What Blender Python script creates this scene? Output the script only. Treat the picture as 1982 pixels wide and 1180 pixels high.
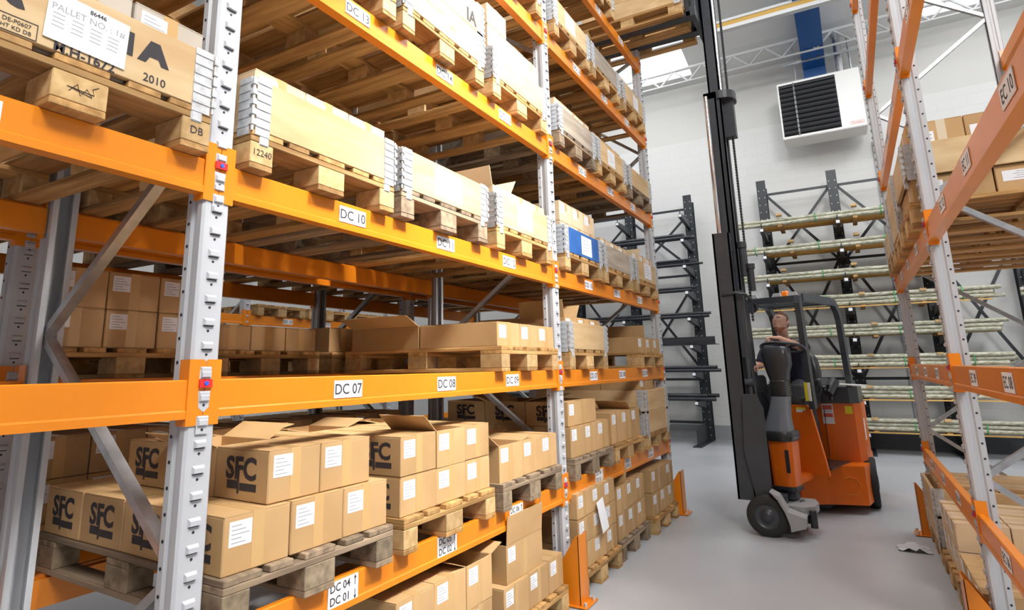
import bpy, bmesh, math, random
from mathutils import Vector, Matrix, Euler
random.seed(7)
for o in list(bpy.data.objects): bpy.data.objects.remove(o)
S = bpy.context.scene; C = S.collection
PI = math.pi
# ---------------------------------------------------------------- camera
F, CX, CY = 1180.36, 914.53, 461.90
yaw, pit, rol = 0.5447, 0.2093, 0.0164
Rz = Matrix.Rotation(yaw, 3, 'Z'); Rx = Matrix.Rotation(pit, 3, 'X'); Ry = Matrix.Rotation(rol, 3, 'Y')
M3 = Rz @ Rx @ Ry
cam = bpy.data.cameras.new('camera'); co = bpy.data.objects.new('camera', cam); C.objects.link(co)
r_, f_, u_ = M3.col[0], M3.col[1], M3.col[2]
mw = Matrix(((r_[0], u_[0], -f_[0], 1.7545), (r_[1], u_[1], -f_[1], -1.2461), (r_[2], u_[2], -f_[2], 1.4916), (0, 0, 0, 1)))
co.matrix_world = mw
cam.sensor_width = 36; cam.lens = F / 1982 * 36
cam.shift_x = (991 - CX) / 1982; cam.shift_y = (CY - 590) / 1982
cam.clip_start = 0.05; cam.clip_end = 100
S.camera = co
# ---------------------------------------------------------------- light
S.view_settings.view_transform = 'Standard'; S.view_settings.look = 'None'
S.view_settings.gamma = 1; S.view_settings.exposure = 0.0
w = bpy.data.worlds.new('World'); S.world = w; w.use_nodes = True
bg = w.node_tree.nodes['Background']; bg.inputs[0].default_value = (0.88, 0.93, 1.0, 1); bg.inputs[1].default_value = 0.22
def area(name, loc, rot, sx, sy, power, col=(1, 1, 1)):
    l = bpy.data.lights.new(name, 'AREA'); l.shape = 'RECTANGLE'; l.size = sx; l.size_y = sy; l.energy = power; l.color = col
    o = bpy.data.objects.new(name, l); C.objects.link(o); o.location = loc; o.rotation_euler = rot
    return o
def aim(p, q): return (Vector(q) - Vector(p)).to_track_quat('-Z', 'Y').to_euler()
sun1 = area('skylight_fill_lamp', (5.4, 1.3, 9.1), aim((5.4, 1.3, 9.1), (0, 1.6, 3.4)), 1.6, 2.2, 150, (1.0, 0.98, 0.95)); sun1.data.spread = math.radians(30)
area('skylight_fill_lamp', (5.4, -3.6, 8.6), aim((5.4, -3.6, 8.6), (0, 1.0, 1.2)), 2.8, 3.0, 820, (1.0, 0.98, 0.95))
area('skylight_fill_lamp', (-2.2, 9.8, 8.0), (0, 0, 0), 2.6, 2.6, 80, (0.95, 0.98, 1.0))
area('skylight_fill_lamp', (-7.0, 4.0, 8.4), (0, 0, 0), 2.8, 10.0, 30, (0.95, 0.98, 1.0))  # unseen fill for the next aisle, the ceiling above it is closed
area('skylight_fill_lamp', (5.0, 8.6, 8.2), (0, 0, 0), 2.4, 4.5, 170, (0.95, 0.98, 1.0))
area('skylight_fill_lamp', (1.3, 6.2, 8.4), aim((1.3, 6.2, 8.4), (.6, 11.5, .5)), 2.0, 3.0, 240, (0.97, 0.99, 1.0))  # added fill lamp over the truck, no known skylight there
# ---------------------------------------------------------------- materials
MATS = {}
def newmat(name):
    m = bpy.data.materials.new(name); m.use_nodes = True; return m, m.node_tree, m.node_tree.nodes['Principled BSDF']
def mat(name, col, rough=0.5, metal=0.0, var=0.0, scale=8.0, bump=0.0, rand=0.0, stretch=None, col2=None, spec=0.5, coat=0.0, emit=0):
    if name in MATS: return MATS[name]
    m, t, b = newmat(name); N = t.nodes; L = t.links
    b.inputs['Roughness'].default_value = rough; b.inputs['Metallic'].default_value = metal
    b.inputs['Specular IOR Level'].default_value = spec
    if coat: b.inputs['Coat Weight'].default_value = coat; b.inputs['Coat Roughness'].default_value = 0.15
    c2 = col2 if col2 else tuple(c * (1 - var) for c in col)
    if var or col2 or bump:
        tc = N.new('ShaderNodeTexCoord'); mp = N.new('ShaderNodeMapping'); no = N.new('ShaderNodeTexNoise')
        L.new(tc.outputs['Object'], mp.inputs[0]); L.new(mp.outputs[0], no.inputs['Vector'])
        mp.inputs['Scale'].default_value = stretch or (1, 1, 1)
        no.inputs['Scale'].default_value = scale; no.inputs['Detail'].default_value = 4
        if rand or stretch:
            oi = N.new('ShaderNodeObjectInfo'); ml = N.new('ShaderNodeVectorMath'); ml.operation = 'SCALE'
            cb = N.new('ShaderNodeCombineXYZ'); L.new(oi.outputs['Random'], cb.inputs[0]); L.new(oi.outputs['Random'], cb.inputs[2])
            L.new(cb.outputs[0], ml.inputs[0]); ml.inputs['Scale'].default_value = 37.0; L.new(ml.outputs[0], mp.inputs['Location'])
        rp = N.new('ShaderNodeValToRGB'); rp.color_ramp.elements[0].position = .35; rp.color_ramp.elements[1].position = .65
        rp.color_ramp.elements[0].color = (*c2, 1); rp.color_ramp.elements[1].color = (*col, 1)
        L.new(no.outputs['Fac'], rp.inputs[0]); src = rp.outputs[0]
        if rand:
            hs = N.new('ShaderNodeHueSaturation'); ma = N.new('ShaderNodeMapRange')
            oi2 = N.new('ShaderNodeObjectInfo'); L.new(oi2.outputs['Random'], ma.inputs[0])
            ma.inputs[3].default_value = 1 - rand; ma.inputs[4].default_value = 1 + rand * .5
            L.new(ma.outputs[0], hs.inputs['Value']); L.new(src, hs.inputs['Color']); src = hs.outputs[0]
        L.new(src, b.inputs['Base Color'])
        if bump:
            bp = N.new('ShaderNodeBump'); bp.inputs['Strength'].default_value = bump; bp.inputs['Distance'].default_value = .004
            L.new(no.outputs['Fac'], bp.inputs['Height']); L.new(bp.outputs[0], b.inputs['Normal'])
    else: b.inputs['Base Color'].default_value = (*col, 1)
    if emit:
        b.inputs['Emission Color'].default_value = (*col, 1); b.inputs['Emission Strength'].default_value = emit
    MATS[name] = m; return m
ORANGE = mat('orange_paint', (0.82, 0.25, 0.012), .28, var=.10, scale=3, spec=.5)
TRUCKO = mat('truck_orange', (0.86, 0.17, 0.006), .33, var=.12, scale=4)
GREY = mat('grey_paint', (0.50, 0.515, 0.545), .38, var=.06, scale=5)
GALV = mat('galvanised', (0.55, 0.56, 0.58), .32, metal=.75, var=.25, scale=14)
ZINC = mat('zinc', (0.70, 0.72, 0.74), .38, metal=.35, var=.25, scale=30)
HOLE = mat('slot_dark', (0.02, 0.02, 0.025), .7)
RED = mat('lock_red', (0.75, 0.03, 0.03), .35)
BLUE = mat('lock_blue', (0.03, 0.12, 0.75), .4)
WOODX = mat('pine_x', (0.60, 0.35, 0.13), .75, scale=9, stretch=(.25, 3, 3), col2=(0.33, 0.17, 0.05), bump=.25, rand=.32)
WOODY = mat('pine_y', (0.59, 0.35, 0.13), .75, scale=9, stretch=(3, .25, 3), col2=(0.32, 0.17, 0.05), bump=.25, rand=.32)
BLOCK = mat('chip_block', (0.62, 0.42, 0.20), .8, scale=26, col2=(0.46, 0.29, 0.12), bump=.3, rand=.3)
OLDX = mat('old_pine_x', (0.34, 0.25, 0.16), .85, scale=9, stretch=(.25, 3, 3), col2=(0.17, 0.12, 0.08), bump=.4, rand=.3)
OLDY = mat('old_pine_y', (0.34, 0.25, 0.16), .85, scale=9, stretch=(3, .25, 3), col2=(0.17, 0.12, 0.08), bump=.4, rand=.3)
OLDB = mat('old_block', (0.34, 0.26, 0.17), .85, scale=26, col2=(0.19, 0.14, 0.09), bump=.4, rand=.3)
PALE = mat('collar_pale', (0.70, 0.51, 0.28), .6, scale=4, stretch=(1.2, .5, 3), col2=(0.58, 0.38, 0.18), bump=.1, rand=.12)
GREYW = mat('collar_grey', (0.42, 0.36, 0.29), .8, scale=5, stretch=(1.2, .5, 4), col2=(0.28, 0.23, 0.18), bump=.3, rand=.15)
BLUEW = mat('collar_blue', (0.02, 0.10, 0.36), .45, scale=9, col2=(0.03, 0.15, 0.45), rand=.1)
CARD = mat('cardboard', (0.56, 0.355, 0.165), .72, scale=3.5, col2=(0.49, 0.30, 0.13), rand=.14)
CARDL = mat('cardboard_pale', (0.72, 0.55, 0.36), .72, scale=3.5, col2=(0.64, 0.47, 0.29), rand=.1)
CARDG = mat('cardboard_greyish', (0.56, 0.50, 0.42), .6, scale=3.5, col2=(0.50, 0.44, 0.36), rand=.1)
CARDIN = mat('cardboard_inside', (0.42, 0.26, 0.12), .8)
TAPE = mat('packing_tape', (0.58, 0.37, 0.16), .25, spec=.6)
CTAPE = mat('clear_tape', (0.74, 0.62, 0.45), .15, spec=.7)
PAPER = mat('paper', (0.82, 0.83, 0.86), .6)
PRINT = mat('print_grey', (0.33, 0.34, 0.38), .7)
INK = mat('ink', (0.035, 0.03, 0.035), .7)
REDINK = mat('red_ink', (0.70, 0.12, 0.08), .7)
GREENINK = mat('green_ink', (0.25, 0.38, 0.10), .7)
BLACKST = mat('black_steel', (0.03, 0.035, 0.042), .42, var=.2, scale=6)
DARKST = mat('dark_steel', (0.06, 0.062, 0.07), .38, metal=.6, var=.3, scale=12, stretch=(.2, 3, 3))
MAST = mat('mast_steel', (0.050, 0.056, 0.066), .36, var=.2, scale=6)
CHROME = mat('chrome', (0.85, 0.85, 0.87), .12, metal=1.0)
RUBBER = mat('rubber', (0.022, 0.022, 0.022), .75)
PLAST = mat('black_plastic', (0.028, 0.03, 0.034), .35, coat=.2)
WHITEP = mat('white_enamel', (0.80, 0.80, 0.78), .35)
YELL = mat('yellow_sticker', (0.85, 0.72, 0.02), .5)
# walls and floor
def blockwall():
    m, t, b = newmat('painted_blockwork'); N = t.nodes; L = t.links
    tc = N.new('ShaderNodeTexCoord'); sp = N.new('ShaderNodeSeparateXYZ'); ad = N.new('ShaderNodeMath'); cb = N.new('ShaderNodeCombineXYZ')
    L.new(tc.outputs['Object'], sp.inputs[0]); ad.operation = 'ADD'; L.new(sp.outputs[0], ad.inputs[0]); L.new(sp.outputs[1], ad.inputs[1])
    L.new(ad.outputs[0], cb.inputs[0]); L.new(sp.outputs[2], cb.inputs[1])
    br = N.new('ShaderNodeTexBrick'); L.new(cb.outputs[0], br.inputs['Vector'])
    br.inputs['Scale'].default_value = 1.0; br.inputs['Brick Width'].default_value = .45; br.inputs['Row Height'].default_value = .225
    br.inputs['Mortar Size'].default_value = .006; br.inputs['Mortar Smooth'].default_value = .4
    br.inputs['Color1'].default_value = (.68, .685, .675, 1); br.inputs['Color2'].default_value = (.69, .695, .685, 1); br.inputs['Mortar'].default_value = (.645, .65, .64, 1)
    L.new(br.outputs['Color'], b.inputs['Base Color']); b.inputs['Roughness'].default_value = .6
    bp = N.new('ShaderNodeBump'); bp.inputs['Strength'].default_value = .25; bp.inputs['Distance'].default_value = .004; bp.invert = True
    L.new(br.outputs['Fac'], bp.inputs['Height']); L.new(bp.outputs[0], b.inputs['Normal']); return m
WALLB = blockwall()
WALLU = mat('smooth_wall', (.64, .64, .62), .55, var=.02, scale=1)
BAND = mat('grey_band', (.34, .35, .36), .5, var=.06, scale=2)
ROOFM = mat('roof_lining', (.76, .77, .76), .5)
TRUSS = mat('truss_white', (.62, .63, .63), .45)
BLUEST = mat('blue_steel', (0.012, 0.09, 0.30), .4)
AMBER = mat('amber_strip', (0.55, 0.33, 0.06), .5)
def floormat():
    m, t, b = newmat('painted_floor'); N = t.nodes; L = t.links
    tc = N.new('ShaderNodeTexCoord'); n1 = N.new('ShaderNodeTexNoise'); n2 = N.new('ShaderNodeTexNoise')
    L.new(tc.outputs['Object'], n1.inputs['Vector']); L.new(tc.outputs['Object'], n2.inputs['Vector'])
    n1.inputs['Scale'].default_value = .9; n1.inputs['Detail'].default_value = 5; n2.inputs['Scale'].default_value = 2.5; n2.inputs['Detail'].default_value = 6
    rp = N.new('ShaderNodeValToRGB'); rp.color_ramp.elements[0].position = .3; rp.color_ramp.elements[1].position = .7
    rp.color_ramp.elements[0].color = (.40, .415, .44, 1); rp.color_ramp.elements[1].color = (.48, .495, .52, 1)
    L.new(n1.outputs['Fac'], rp.inputs[0]); L.new(rp.outputs[0], b.inputs['Base Color'])
    mr = N.new('ShaderNodeMapRange'); L.new(n2.outputs['Fac'], mr.inputs[0]); mr.inputs[3].default_value = .30; mr.inputs[4].default_value = .38
    L.new(mr.outputs[0], b.inputs['Roughness'])
    return m
FLOORM = floormat()
SKYL = mat('skylight_panel', (0.97, 0.98, 1.0), .5, emit=1.5)
# ---------------------------------------------------------------- mesh helpers
class MB:
    def __init__(s): s.v = []; s.f = []; s.mi = []; s.sm = []; s.m = []
    def _m(s, m):
        if m not in s.m: s.m.append(m)
        return s.m.index(m)
    def add(s, vs, fs, m, smooth=False):
        b = len(s.v); k = s._m(m); s.v += [tuple(v) for v in vs]
        for f in fs: s.f.append([b + i for i in f]); s.mi.append(k); s.sm.append(smooth)
        return s
    def box(s, x0, x1, y0, y1, z0, z1, m, ch=0.0, mtx=None):
        if x0 > x1: x0, x1 = x1, x0
        if y0 > y1: y0, y1 = y1, y0
        if z0 > z1: z0, z1 = z1, z0
        if ch <= 0:
            v = [(x, y, z) for x in (x0, x1) for y in (y0, y1) for z in (z0, z1)]
            f = [(0, 1, 3, 2), (4, 6, 7, 5), (0, 4, 5, 1), (2, 3, 7, 6), (0, 2, 6, 4), (1, 5, 7, 3)]
        else:
            bm = bmesh.new(); bmesh.ops.create_cube(bm, size=1)
            for q in bm.verts: q.co = ((x0 + x1) / 2 + q.co.x * (x1 - x0), (y0 + y1) / 2 + q.co.y * (y1 - y0), (z0 + z1) / 2 + q.co.z * (z1 - z0))
            bmesh.ops.bevel(bm, geom=bm.edges[:], offset=ch, segments=1 if ch < .01 else 3, affect='EDGES')
            bm.verts.index_update(); v = [tuple(q.co) for q in bm.verts]; f = [[q.index for q in g.verts] for g in bm.faces]; bm.free()
        if mtx: v = [mtx @ Vector(q) for q in v]
        return s.add(v, f, m)
    def prism(s, prof, axis, a, b, m, mtx=None):
        n = len(prof)
        def P(p, t): return {'x': (t, p[0], p[1]), 'y': (p[0], t, p[1]), 'z': (p[0], p[1], t)}[axis]
        v = [P(p, a) for p in prof] + [P(p, b) for p in prof]
        f = [[i, (i + 1) % n, n + (i + 1) % n, n + i] for i in range(n)] + [list(range(n))[::-1], list(range(n, 2 * n))]
        if mtx: v = [mtx @ Vector(q) for q in v]
        return s.add(v, f, m)
    def cyl(s, p, q, r, m, n=12, r2=None, caps=True):
        p, q = Vector(p), Vector(q); d = (q - p).normalized(); a = d.orthogonal().normalized(); b = d.cross(a); r2 = r if r2 is None else r2
        v = [p + (a * math.cos(2 * PI * i / n) + b * math.sin(2 * PI * i / n)) * r for i in range(n)] + [q + (a * math.cos(2 * PI * i / n) + b * math.sin(2 * PI * i / n)) * r2 for i in range(n)]
        s.add(v, [[i, (i + 1) % n, n + (i + 1) % n, n + i] for i in range(n)], m, True)
        if caps: s.add(v, [list(range(n))[::-1], list(range(n, 2 * n))], m)
        return s
    def tube(s, pts, r, m, n=8, closed=False):
        pts = [Vector(p) for p in pts]; k = len(pts); v = []; a = None
        for i, p in enumerate(pts):
            if closed: d = (pts[(i + 1) % k] - pts[i - 1])
            else: d = (pts[min(i + 1, k - 1)] - pts[max(i - 1, 0)])
            d.normalize()
            a = d.orthogonal() if a is None else (a - d * a.dot(d))
            a.normalize(); b = d.cross(a)
            rr = r[i] if isinstance(r, (list, tuple)) else r
            v += [p + (a * math.cos(2 * PI * j / n) + b * math.sin(2 * PI * j / n)) * rr for j in range(n)]
        f = []
        for i in range(k if closed else k - 1):
            for j in range(n):
                i2 = (i + 1) % k; f.append([i * n + j, i * n + (j + 1) % n, i2 * n + (j + 1) % n, i2 * n + j])
        s.add(v, f, m, True)
        if not closed: s.add(v, [list(range(n))[::-1], list(range((k - 1) * n, k * n))], m)
        return s
    def loft(s, rings, m, smooth=True, caps=True):
        n = len(rings[0]); v = [p for r in rings for p in r]; f = []
        for i in range(len(rings) - 1):
            for j in range(n): f.append([i * n + j, i * n + (j + 1) % n, (i + 1) * n + (j + 1) % n, (i + 1) * n + j])
        s.add(v, f, m, smooth)
        if caps: s.add(v, [list(range(n))[::-1], list(range((len(rings) - 1) * n, len(rings) * n))], m)
        return s
    def bar(s, p, q, w, t, m, up=(0, 0, 1)):
        p, q = Vector(p), Vector(q); d = (q - p); L = d.length; d.normalize(); u = Vector(up)
        sd = d.cross(u).normalized(); u2 = sd.cross(d)
        v = []
        for e in (p, q):
            for a, b in ((-1, -1), (1, -1), (1, 1), (-1, 1)): v.append(e + sd * a * w / 2 + u2 * b * t / 2)
        return s.add(v, [(0, 1, 2, 3), (7, 6, 5, 4), (0, 4, 5, 1), (1, 5, 6, 2), (2, 6, 7, 3), (3, 7, 4, 0)], m)
    def mesh(s, name):
        me = bpy.data.meshes.new(name); me.from_pydata(s.v, [], s.f)
        for m in s.m: me.materials.append(m)
        me.polygons.foreach_set('material_index', s.mi); me.polygons.foreach_set('use_smooth', s.sm)
        bm = bmesh.new(); bm.from_mesh(me); bmesh.ops.recalc_face_normals(bm, faces=bm.faces[:]); bm.to_mesh(me); bm.free()
        me.update(); return me
    def build(s, name, parent=None, loc=None, rot=None):
        return put(name, s.mesh(name), parent, loc, rot)
def put(name, me, parent=None, loc=None, rot=None):
    o = bpy.data.objects.new(name, me); C.objects.link(o)
    if parent: o.parent = parent
    if loc is not None: o.location = loc
    if rot is not None: o.rotation_euler = rot
    return o
def thing(name, label, cat, loc=(0, 0, 0), rotz=0.0, group=None):
    o = bpy.data.objects.new(name, None); C.objects.link(o); o.empty_display_size = .1
    o.location = loc; o.rotation_euler = (0, 0, rotz); return tag(o, label, cat, group)
def tag(o, label, cat, group=None):
    o['label'] = label; o['category'] = cat
    if group: o['group'] = group
    return o
def struct(o): o['kind'] = 'structure'; return o
def dup(o, parent=None):
    c = o.copy(); C.objects.link(c)
    if parent: c.parent = parent
    for ch in o.children: dup(ch, c)
    return c
TXT = {}
def textmesh(s, size, m, off=0.0, align='CENTER'):
    k = (s, size, m.name, off, align)
    if k in TXT: return TXT[k]
    cu = bpy.data.curves.new('t', 'FONT'); cu.body = s; cu.size = size; cu.align_x = align; cu.align_y = 'CENTER'; cu.offset = off; cu.extrude = .0002; cu.resolution_u = 3
    o = bpy.data.objects.new('t', cu); C.objects.link(o); dg = bpy.context.evaluated_depsgraph_get(); dg.update()
    me = bpy.data.meshes.new_from_object(o.evaluated_get(dg)); bpy.data.objects.remove(o); me.materials.clear(); me.materials.append(m); me.name = 'printed_text'
    TXT[k] = me; return me
RXP = (PI / 2, 0, PI / 2)     # text facing +x
RXM = (PI / 2, 0, -PI / 2)    # text facing -x
RYM = (PI / 2, 0, 0)          # text facing -y
# ---------------------------------------------------------------- room
WY = 12.5
def slab(name, x0, x1, y0, y1, z0, z1, m):
    return struct(MB().box(x0, x1, y0, y1, z0, z1, m).build(name))
slab('floor', -12, 9, -9, WY + .2, -.1, 0, FLOORM)
slab('wall_back', -12, 9, WY, WY + .2, 0, 6.45, WALLB)
slab('wall_back_upper', -12, 9, WY, WY + .2, 6.45, 7.77, WALLU)
slab('baseboard_back', -12, 9, WY - .004, WY, 0, .27, BAND)
slab('wall_left', -12.2, -12, -9, WY, 0, 11, WALLB)
slab('wall_right', 9, 9.2, -9, WY, 0, 11, WALLB)
RS = math.tan(math.radians(9))
def roofz(y): return 7.77 + (WY - y) * RS
# roof with skylight openings filled by translucent panels
def roofpanel(name, x0, x1, y0, y1, m, dz=0.0, kind=True):
    b = MB(); z0, z1 = roofz(y0) + dz, roofz(y1) + dz
    v = [(x0, y0, z0), (x1, y0, z0), (x1, y1, z1), (x0, y1, z1), (x0, y0, z0 + .06), (x1, y0, z0 + .06), (x1, y1, z1 + .06), (x0, y1, z1 + .06)]
    b.add(v, [(0, 1, 2, 3), (7, 6, 5, 4), (0, 4, 5, 1), (1, 5, 6, 2), (2, 6, 7, 3), (3, 7, 4, 0)], m)
    return struct(b.build(name))
xs = [(-12, -8.6, 0), (-8.6, -5.4, 0), (-5.4, -3.6, 0), (-3.6, -.52, 1), (-.52, 3.5, 0), (3.5, 6.5, 1), (6.5, 9, 0)]
for x0, x1, k in xs:
    if not k: roofpanel('ceiling', x0, x1, -9, WY, ROOFM)
    else:
        roofpanel('ceiling', x0, x1, -9, -4, ROOFM); roofpanel('ceiling', x0, x1, 12.1, WY, ROOFM)
        roofpanel('window_1', x0, x1, -4, 12.1, SKYL, .03)
roofpanel('added_light_panel', .3, 2.3, 4.4, 8.0, SKYL, -.02)  # added glowing panel out of view, brightens truck, driver and floor
# ---------------------------------------------------------------- pallet racking
PITCH = 2.8; PW = .10; BH = .117
LV = [.725, 1.471, 2.188, 3.155, 4.095, 5.053]
POSTM = {}
def post_mesh(s, h, front=True, detail=True):
    """C-section post, face at x=0 pointing in direction s, width PW along y, running back .085"""
    k = (s, h, front, detail)
    if k in POSTM: return POSTM[k]
    b = MB(); hw = PW / 2; D = .085; t = .004
    A = [(0, hw - .008), (-.008, hw), (-.03, hw), (-.036, hw - .008), (-.054, hw - .008), (-.06, hw), (-D, hw), (-D, hw - .024), (-D + t, hw - .024), (-D + t, hw - t), (-.056, hw - t), (-.050, hw - .012), (-.040, hw - .012), (-.032, hw - t), (-.01, hw - t), (-t, hw - .01)]
    prof = A + [(x, -y) for x, y in A[::-1]]
    b.prism([(x * s, y) for x, y in prof], 'z', 0, h, GREY)
    z = .14
    while z < h - .05 and detail:
        # pressed tongue over its slot
        tx = .010 * s
        w = .021
        b.add([(0, -w, z + .024), (0, w, z + .024), (tx, -w * .8, z + .016), (tx, w * .8, z + .016), (tx, -w * .8, z + .002), (tx, w * .8, z + .002), (0, -w, z), (0, w, z)],
              [(0, 1, 3, 2), (2, 3, 5, 4), (4, 5, 7, 6), (0, 2, 4, 6), (1, 7, 5, 3)], GREY)
        b.box(.0002 * s, .0012 * s, -w * .85, w * .85, z - .003, z + .0005, HOLE)
        b.cyl((0, 0, z - .017), (.0012 * s, 0, z - .017), .0045, HOLE, 8)
        z += .075
    if detail:
        z = .10
        while z < h - .05:
            for q in (-1, 1):
                b.cyl((-.071 * s, q * (hw - .001), z), (-.071 * s, q * (hw + .0012), z), .0055, HOLE, 8)
            z += .075
    POSTM[k] = b.mesh('post'); return POSTM[k]
FOOT = None
def frame(x0, y, s, h, label, group, depth=1.1, detail=True, phase=0, rear_detail=False):
    """upright frame; front post face at x0 facing s; runs back to x0-s*depth"""
    t = thing('upright_frame', label, 'rack upright', (x0, y, 0), 0, group)
    put('post', post_mesh(s, h, True, detail), t)
    put('post', post_mesh(-s, h, True, detail and rear_detail), t, (-s * depth, 0, 0))
    xa, xb = -s * .055, -s * (depth - .055)
    fb = MB()
    for xx in (-s * .0425, -s * (depth - .0425)):
        pass
    z = .15 + phase; side = 0
    b = MB(); b.bar((xa, 0, .13), (xb, 0, .13), .03, .045, GALV, (0, 0, 1)); b.build('brace', t)
    while z < h - .3:
        z2 = min(z + .75, h - .1)
        p, q = ((xa, 0, z), (xb, 0, z2)) if side else ((xb, 0, z), (xa, 0, z2))
        b = MB(); b.bar(p, q, .03, .042, GALV, (0, 1, 0)); 
        b.cyl((p[0], -.022, z), (p[0], .022, z), .009, GALV, 8)
        b.build('brace', t)
        z = z2 + 0.0; side = 1 - side
    for xx in (-s * .045, -s * (depth - .045)):
        MB().box(xx - .055, xx + .055, -.07, .07, 0, .006, GALV).build('foot_plate', t)
    return t
def beam(x0, s, ya, yb, ztop, label, group, labels=(), conn=True, detail=True):
    """box beam, front face at x0, facing s, between post centre lines ya..yb"""
    t = thing('rack_beam', label, 'rack beam', (x0, (ya + yb) / 2, ztop), 0, group)
    L = yb - ya; g = PW / 2 + .001
    b = MB(); pf = [(-.046, -BH), (.003, -BH), (.003, -BH + .022), (-.001, -BH + .027), (-.001, -.004), (-.005, 0), (-.026, 0), (-.026, -.012), (-.046, -.012)]
    b.prism([(x * s, z) for x, z in pf], 'y', -L / 2 + g, L / 2 - g, ORANGE); b.build('beam_tube', t)
    if conn:
        for q in (-1, 1):
            c = MB(); yc = q * L / 2
            za, zb = -BH - .022, .062
            yo = yc - q * (g + .002)
            # front plate on the post face with a bent return against the beam end
            i0, i1 = yc - q * .0015, yo
            pts = [(i0, zb - .006), (i0 - q * .006, zb), (i1, zb), (i1, za + .01), (i1 - 0, za), (i0 - q * .012, za), (i0, za + .014)]
            c.prism([(y_, z_) for y_, z_ in pts], 'x', s * .0015, s * .0045, ORANGE)
            c.box(s * .0045, -s * .045, i1, i1 - q * .004, za, zb, ORANGE)
            c.build('end_connector', t)
            if q == 1 and detail:
                d = MB()
                # windows of bare post showing through the pair of connectors
                d.box(s * .0046, s * .0056, yc - .021, yc + .021, .002, .030, GREY)
                d.prism([(yc - .021, -.035), (yc + .021, -.035), (yc + .018, -.085), (yc, -.1), (yc - .018, -.085)], 'x', s * .0046, s * .0056, GREY)
                d.box(s * .0046, s * .0056, yc - .021, yc + .021, -.165, -.112, GREY)
                for zz in (.006, -.066, -.140):
                    wv = .018
                    d.add([(s * .005, yc - wv, zz + .024), (s * .005, yc + wv, zz + .024), (s * .013, yc - wv * .8, zz + .016), (s * .013, yc + wv * .8, zz + .016), (s * .013, yc - wv * .8, zz + .002), (s * .013, yc + wv * .8, zz + .002), (s * .005, yc - wv, zz), (s * .005, yc + wv, zz)],
                          [(0, 1, 3, 2), (2, 3, 5, 4), (4, 5, 7, 6), (0, 2, 4, 6), (1, 7, 5, 3)], GREY)
                    if zz < 0: d.cyl((s * .0056, yc, zz - .012), (s * .0066, yc, zz - .012), .0045, HOLE, 8)
                d.build('connector_window', t)
                k = MB(); k.box(s * .0057, s * .012, yc - .022, yc + .022, -.024, .0, RED); k.box(s * .012, s * .014, yc - .022, yc + .022, -.024, -.020, RED)
                lk = k.build('safety_lock', t)
                MB().cyl((s * .012, yc, -.012), (s * .0155, yc, -.012), .007, BLUE, 10).build('lock_pin', lk)
    for (y, txt, big) in labels:
        yy = y - (ya + yb) / 2; hz = .034 if not big else .046; wy = .082
        lb = MB(); lb.box(s * .0, s * .0022, yy - wy, yy + wy, -.052 - hz, -.052 + hz, PAPER)
        lo = lb.build('location_label', t)
        r = RXP if s > 0 else RXM
        if not big: put('lettering', textmesh(txt, .058, INK, .0006), lo, (s * .0024, yy, -.054), r)
        else:
            a_, b_ = txt.split('/')
            put('lettering', textmesh(a_, .040, INK, .0006), lo, (s * .0024, yy - s * .018, -.030), r)
            put('lettering', textmesh(b_, .040, INK, .0006), lo, (s * .0024, yy - s * .018, -.074), r)
            am = MB(); ya_ = yy + s * .064
            am.add([(s * .0025, ya_ - .008, -.022), (s * .0025, ya_ + .008, -.022), (s * .0025, ya_, -.008)], [(0, 1, 2)], INK); am.box(s * .0022, s * .0025, ya_ - .002, ya_ + .002, -.045, -.022, INK)
            am.add([(s * .0025, ya_ - .008, -.082), (s * .0025, ya_ + .008, -.082), (s * .0025, ya_, -.096)], [(0, 1, 2)], INK); am.box(s * .0022, s * .0025, ya_ - .002, ya_ + .002, -.082, -.06, INK)
            am.build('arrow', lo)
    return t
def sl(bay, k): return bay * PITCH + (.66, 1.375, 2.085)[k] if bay == 1 and False else bay * PITCH + (.66, 1.375, 2.085)[k]
HN = ['first', 'second', 'third', 'fourth', 'fifth', 'sixth']
# left rack, aisle row
for i, (y, nm) in enumerate([(-PITCH, 'grey upright frame out of view nearest the camera'), (0, 'large grey slotted upright frame in the left foreground'), (PITCH, 'middle grey upright frame of the left rack, orange guard at its foot'), (2 * PITCH, 'farthest grey upright frame of the left rack, beside the reach truck')]):
    if i == 0: continue
    frame(0, y, 1, 5.22, nm, None, rear_detail=False)
bays = {0: 'DB', 1: 'DC', 2: 'DD'}
def beam_labels(b, l):
    P_ = bays[b]; o = (b - 1) * PITCH
    if l == 0: return [(o + (.66, 1.37, 2.085)[k], '%s %02d/%s %02d' % (P_, 4 + k, P_, 1 + k), True) for k in range(3)]
    return [(o + (.66, 1.375, 2.085)[k], '%s %02d' % (P_, 3 * l + 4 + k), False) for k in range(3)]
for b in (0, 1, 2):
    ya = (b - 1) * PITCH; yb = ya + PITCH
    for l, z in enumerate(LV):
        if b == 0 and l > 3: continue
        bn = {0: 'nearest bay at the left picture edge', 1: 'middle bay with DC signs', 2: 'far bay with DD signs'}[b]
        beam(0, 1, ya, yb, z, 'orange front beam, %s level up, %s of the left rack' % (HN[l], bn), None, beam_labels(b, l))
        if l in (0, 1, 2, 3) or b > 0:
            beam(-1.1, -1, ya, yb, z, 'orange rear beam, %s level up, behind the %s' % (HN[l], {0: 'nearest bay', 1: 'DC bay', 2: 'DD bay'}[b]), None, detail=False)
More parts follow.
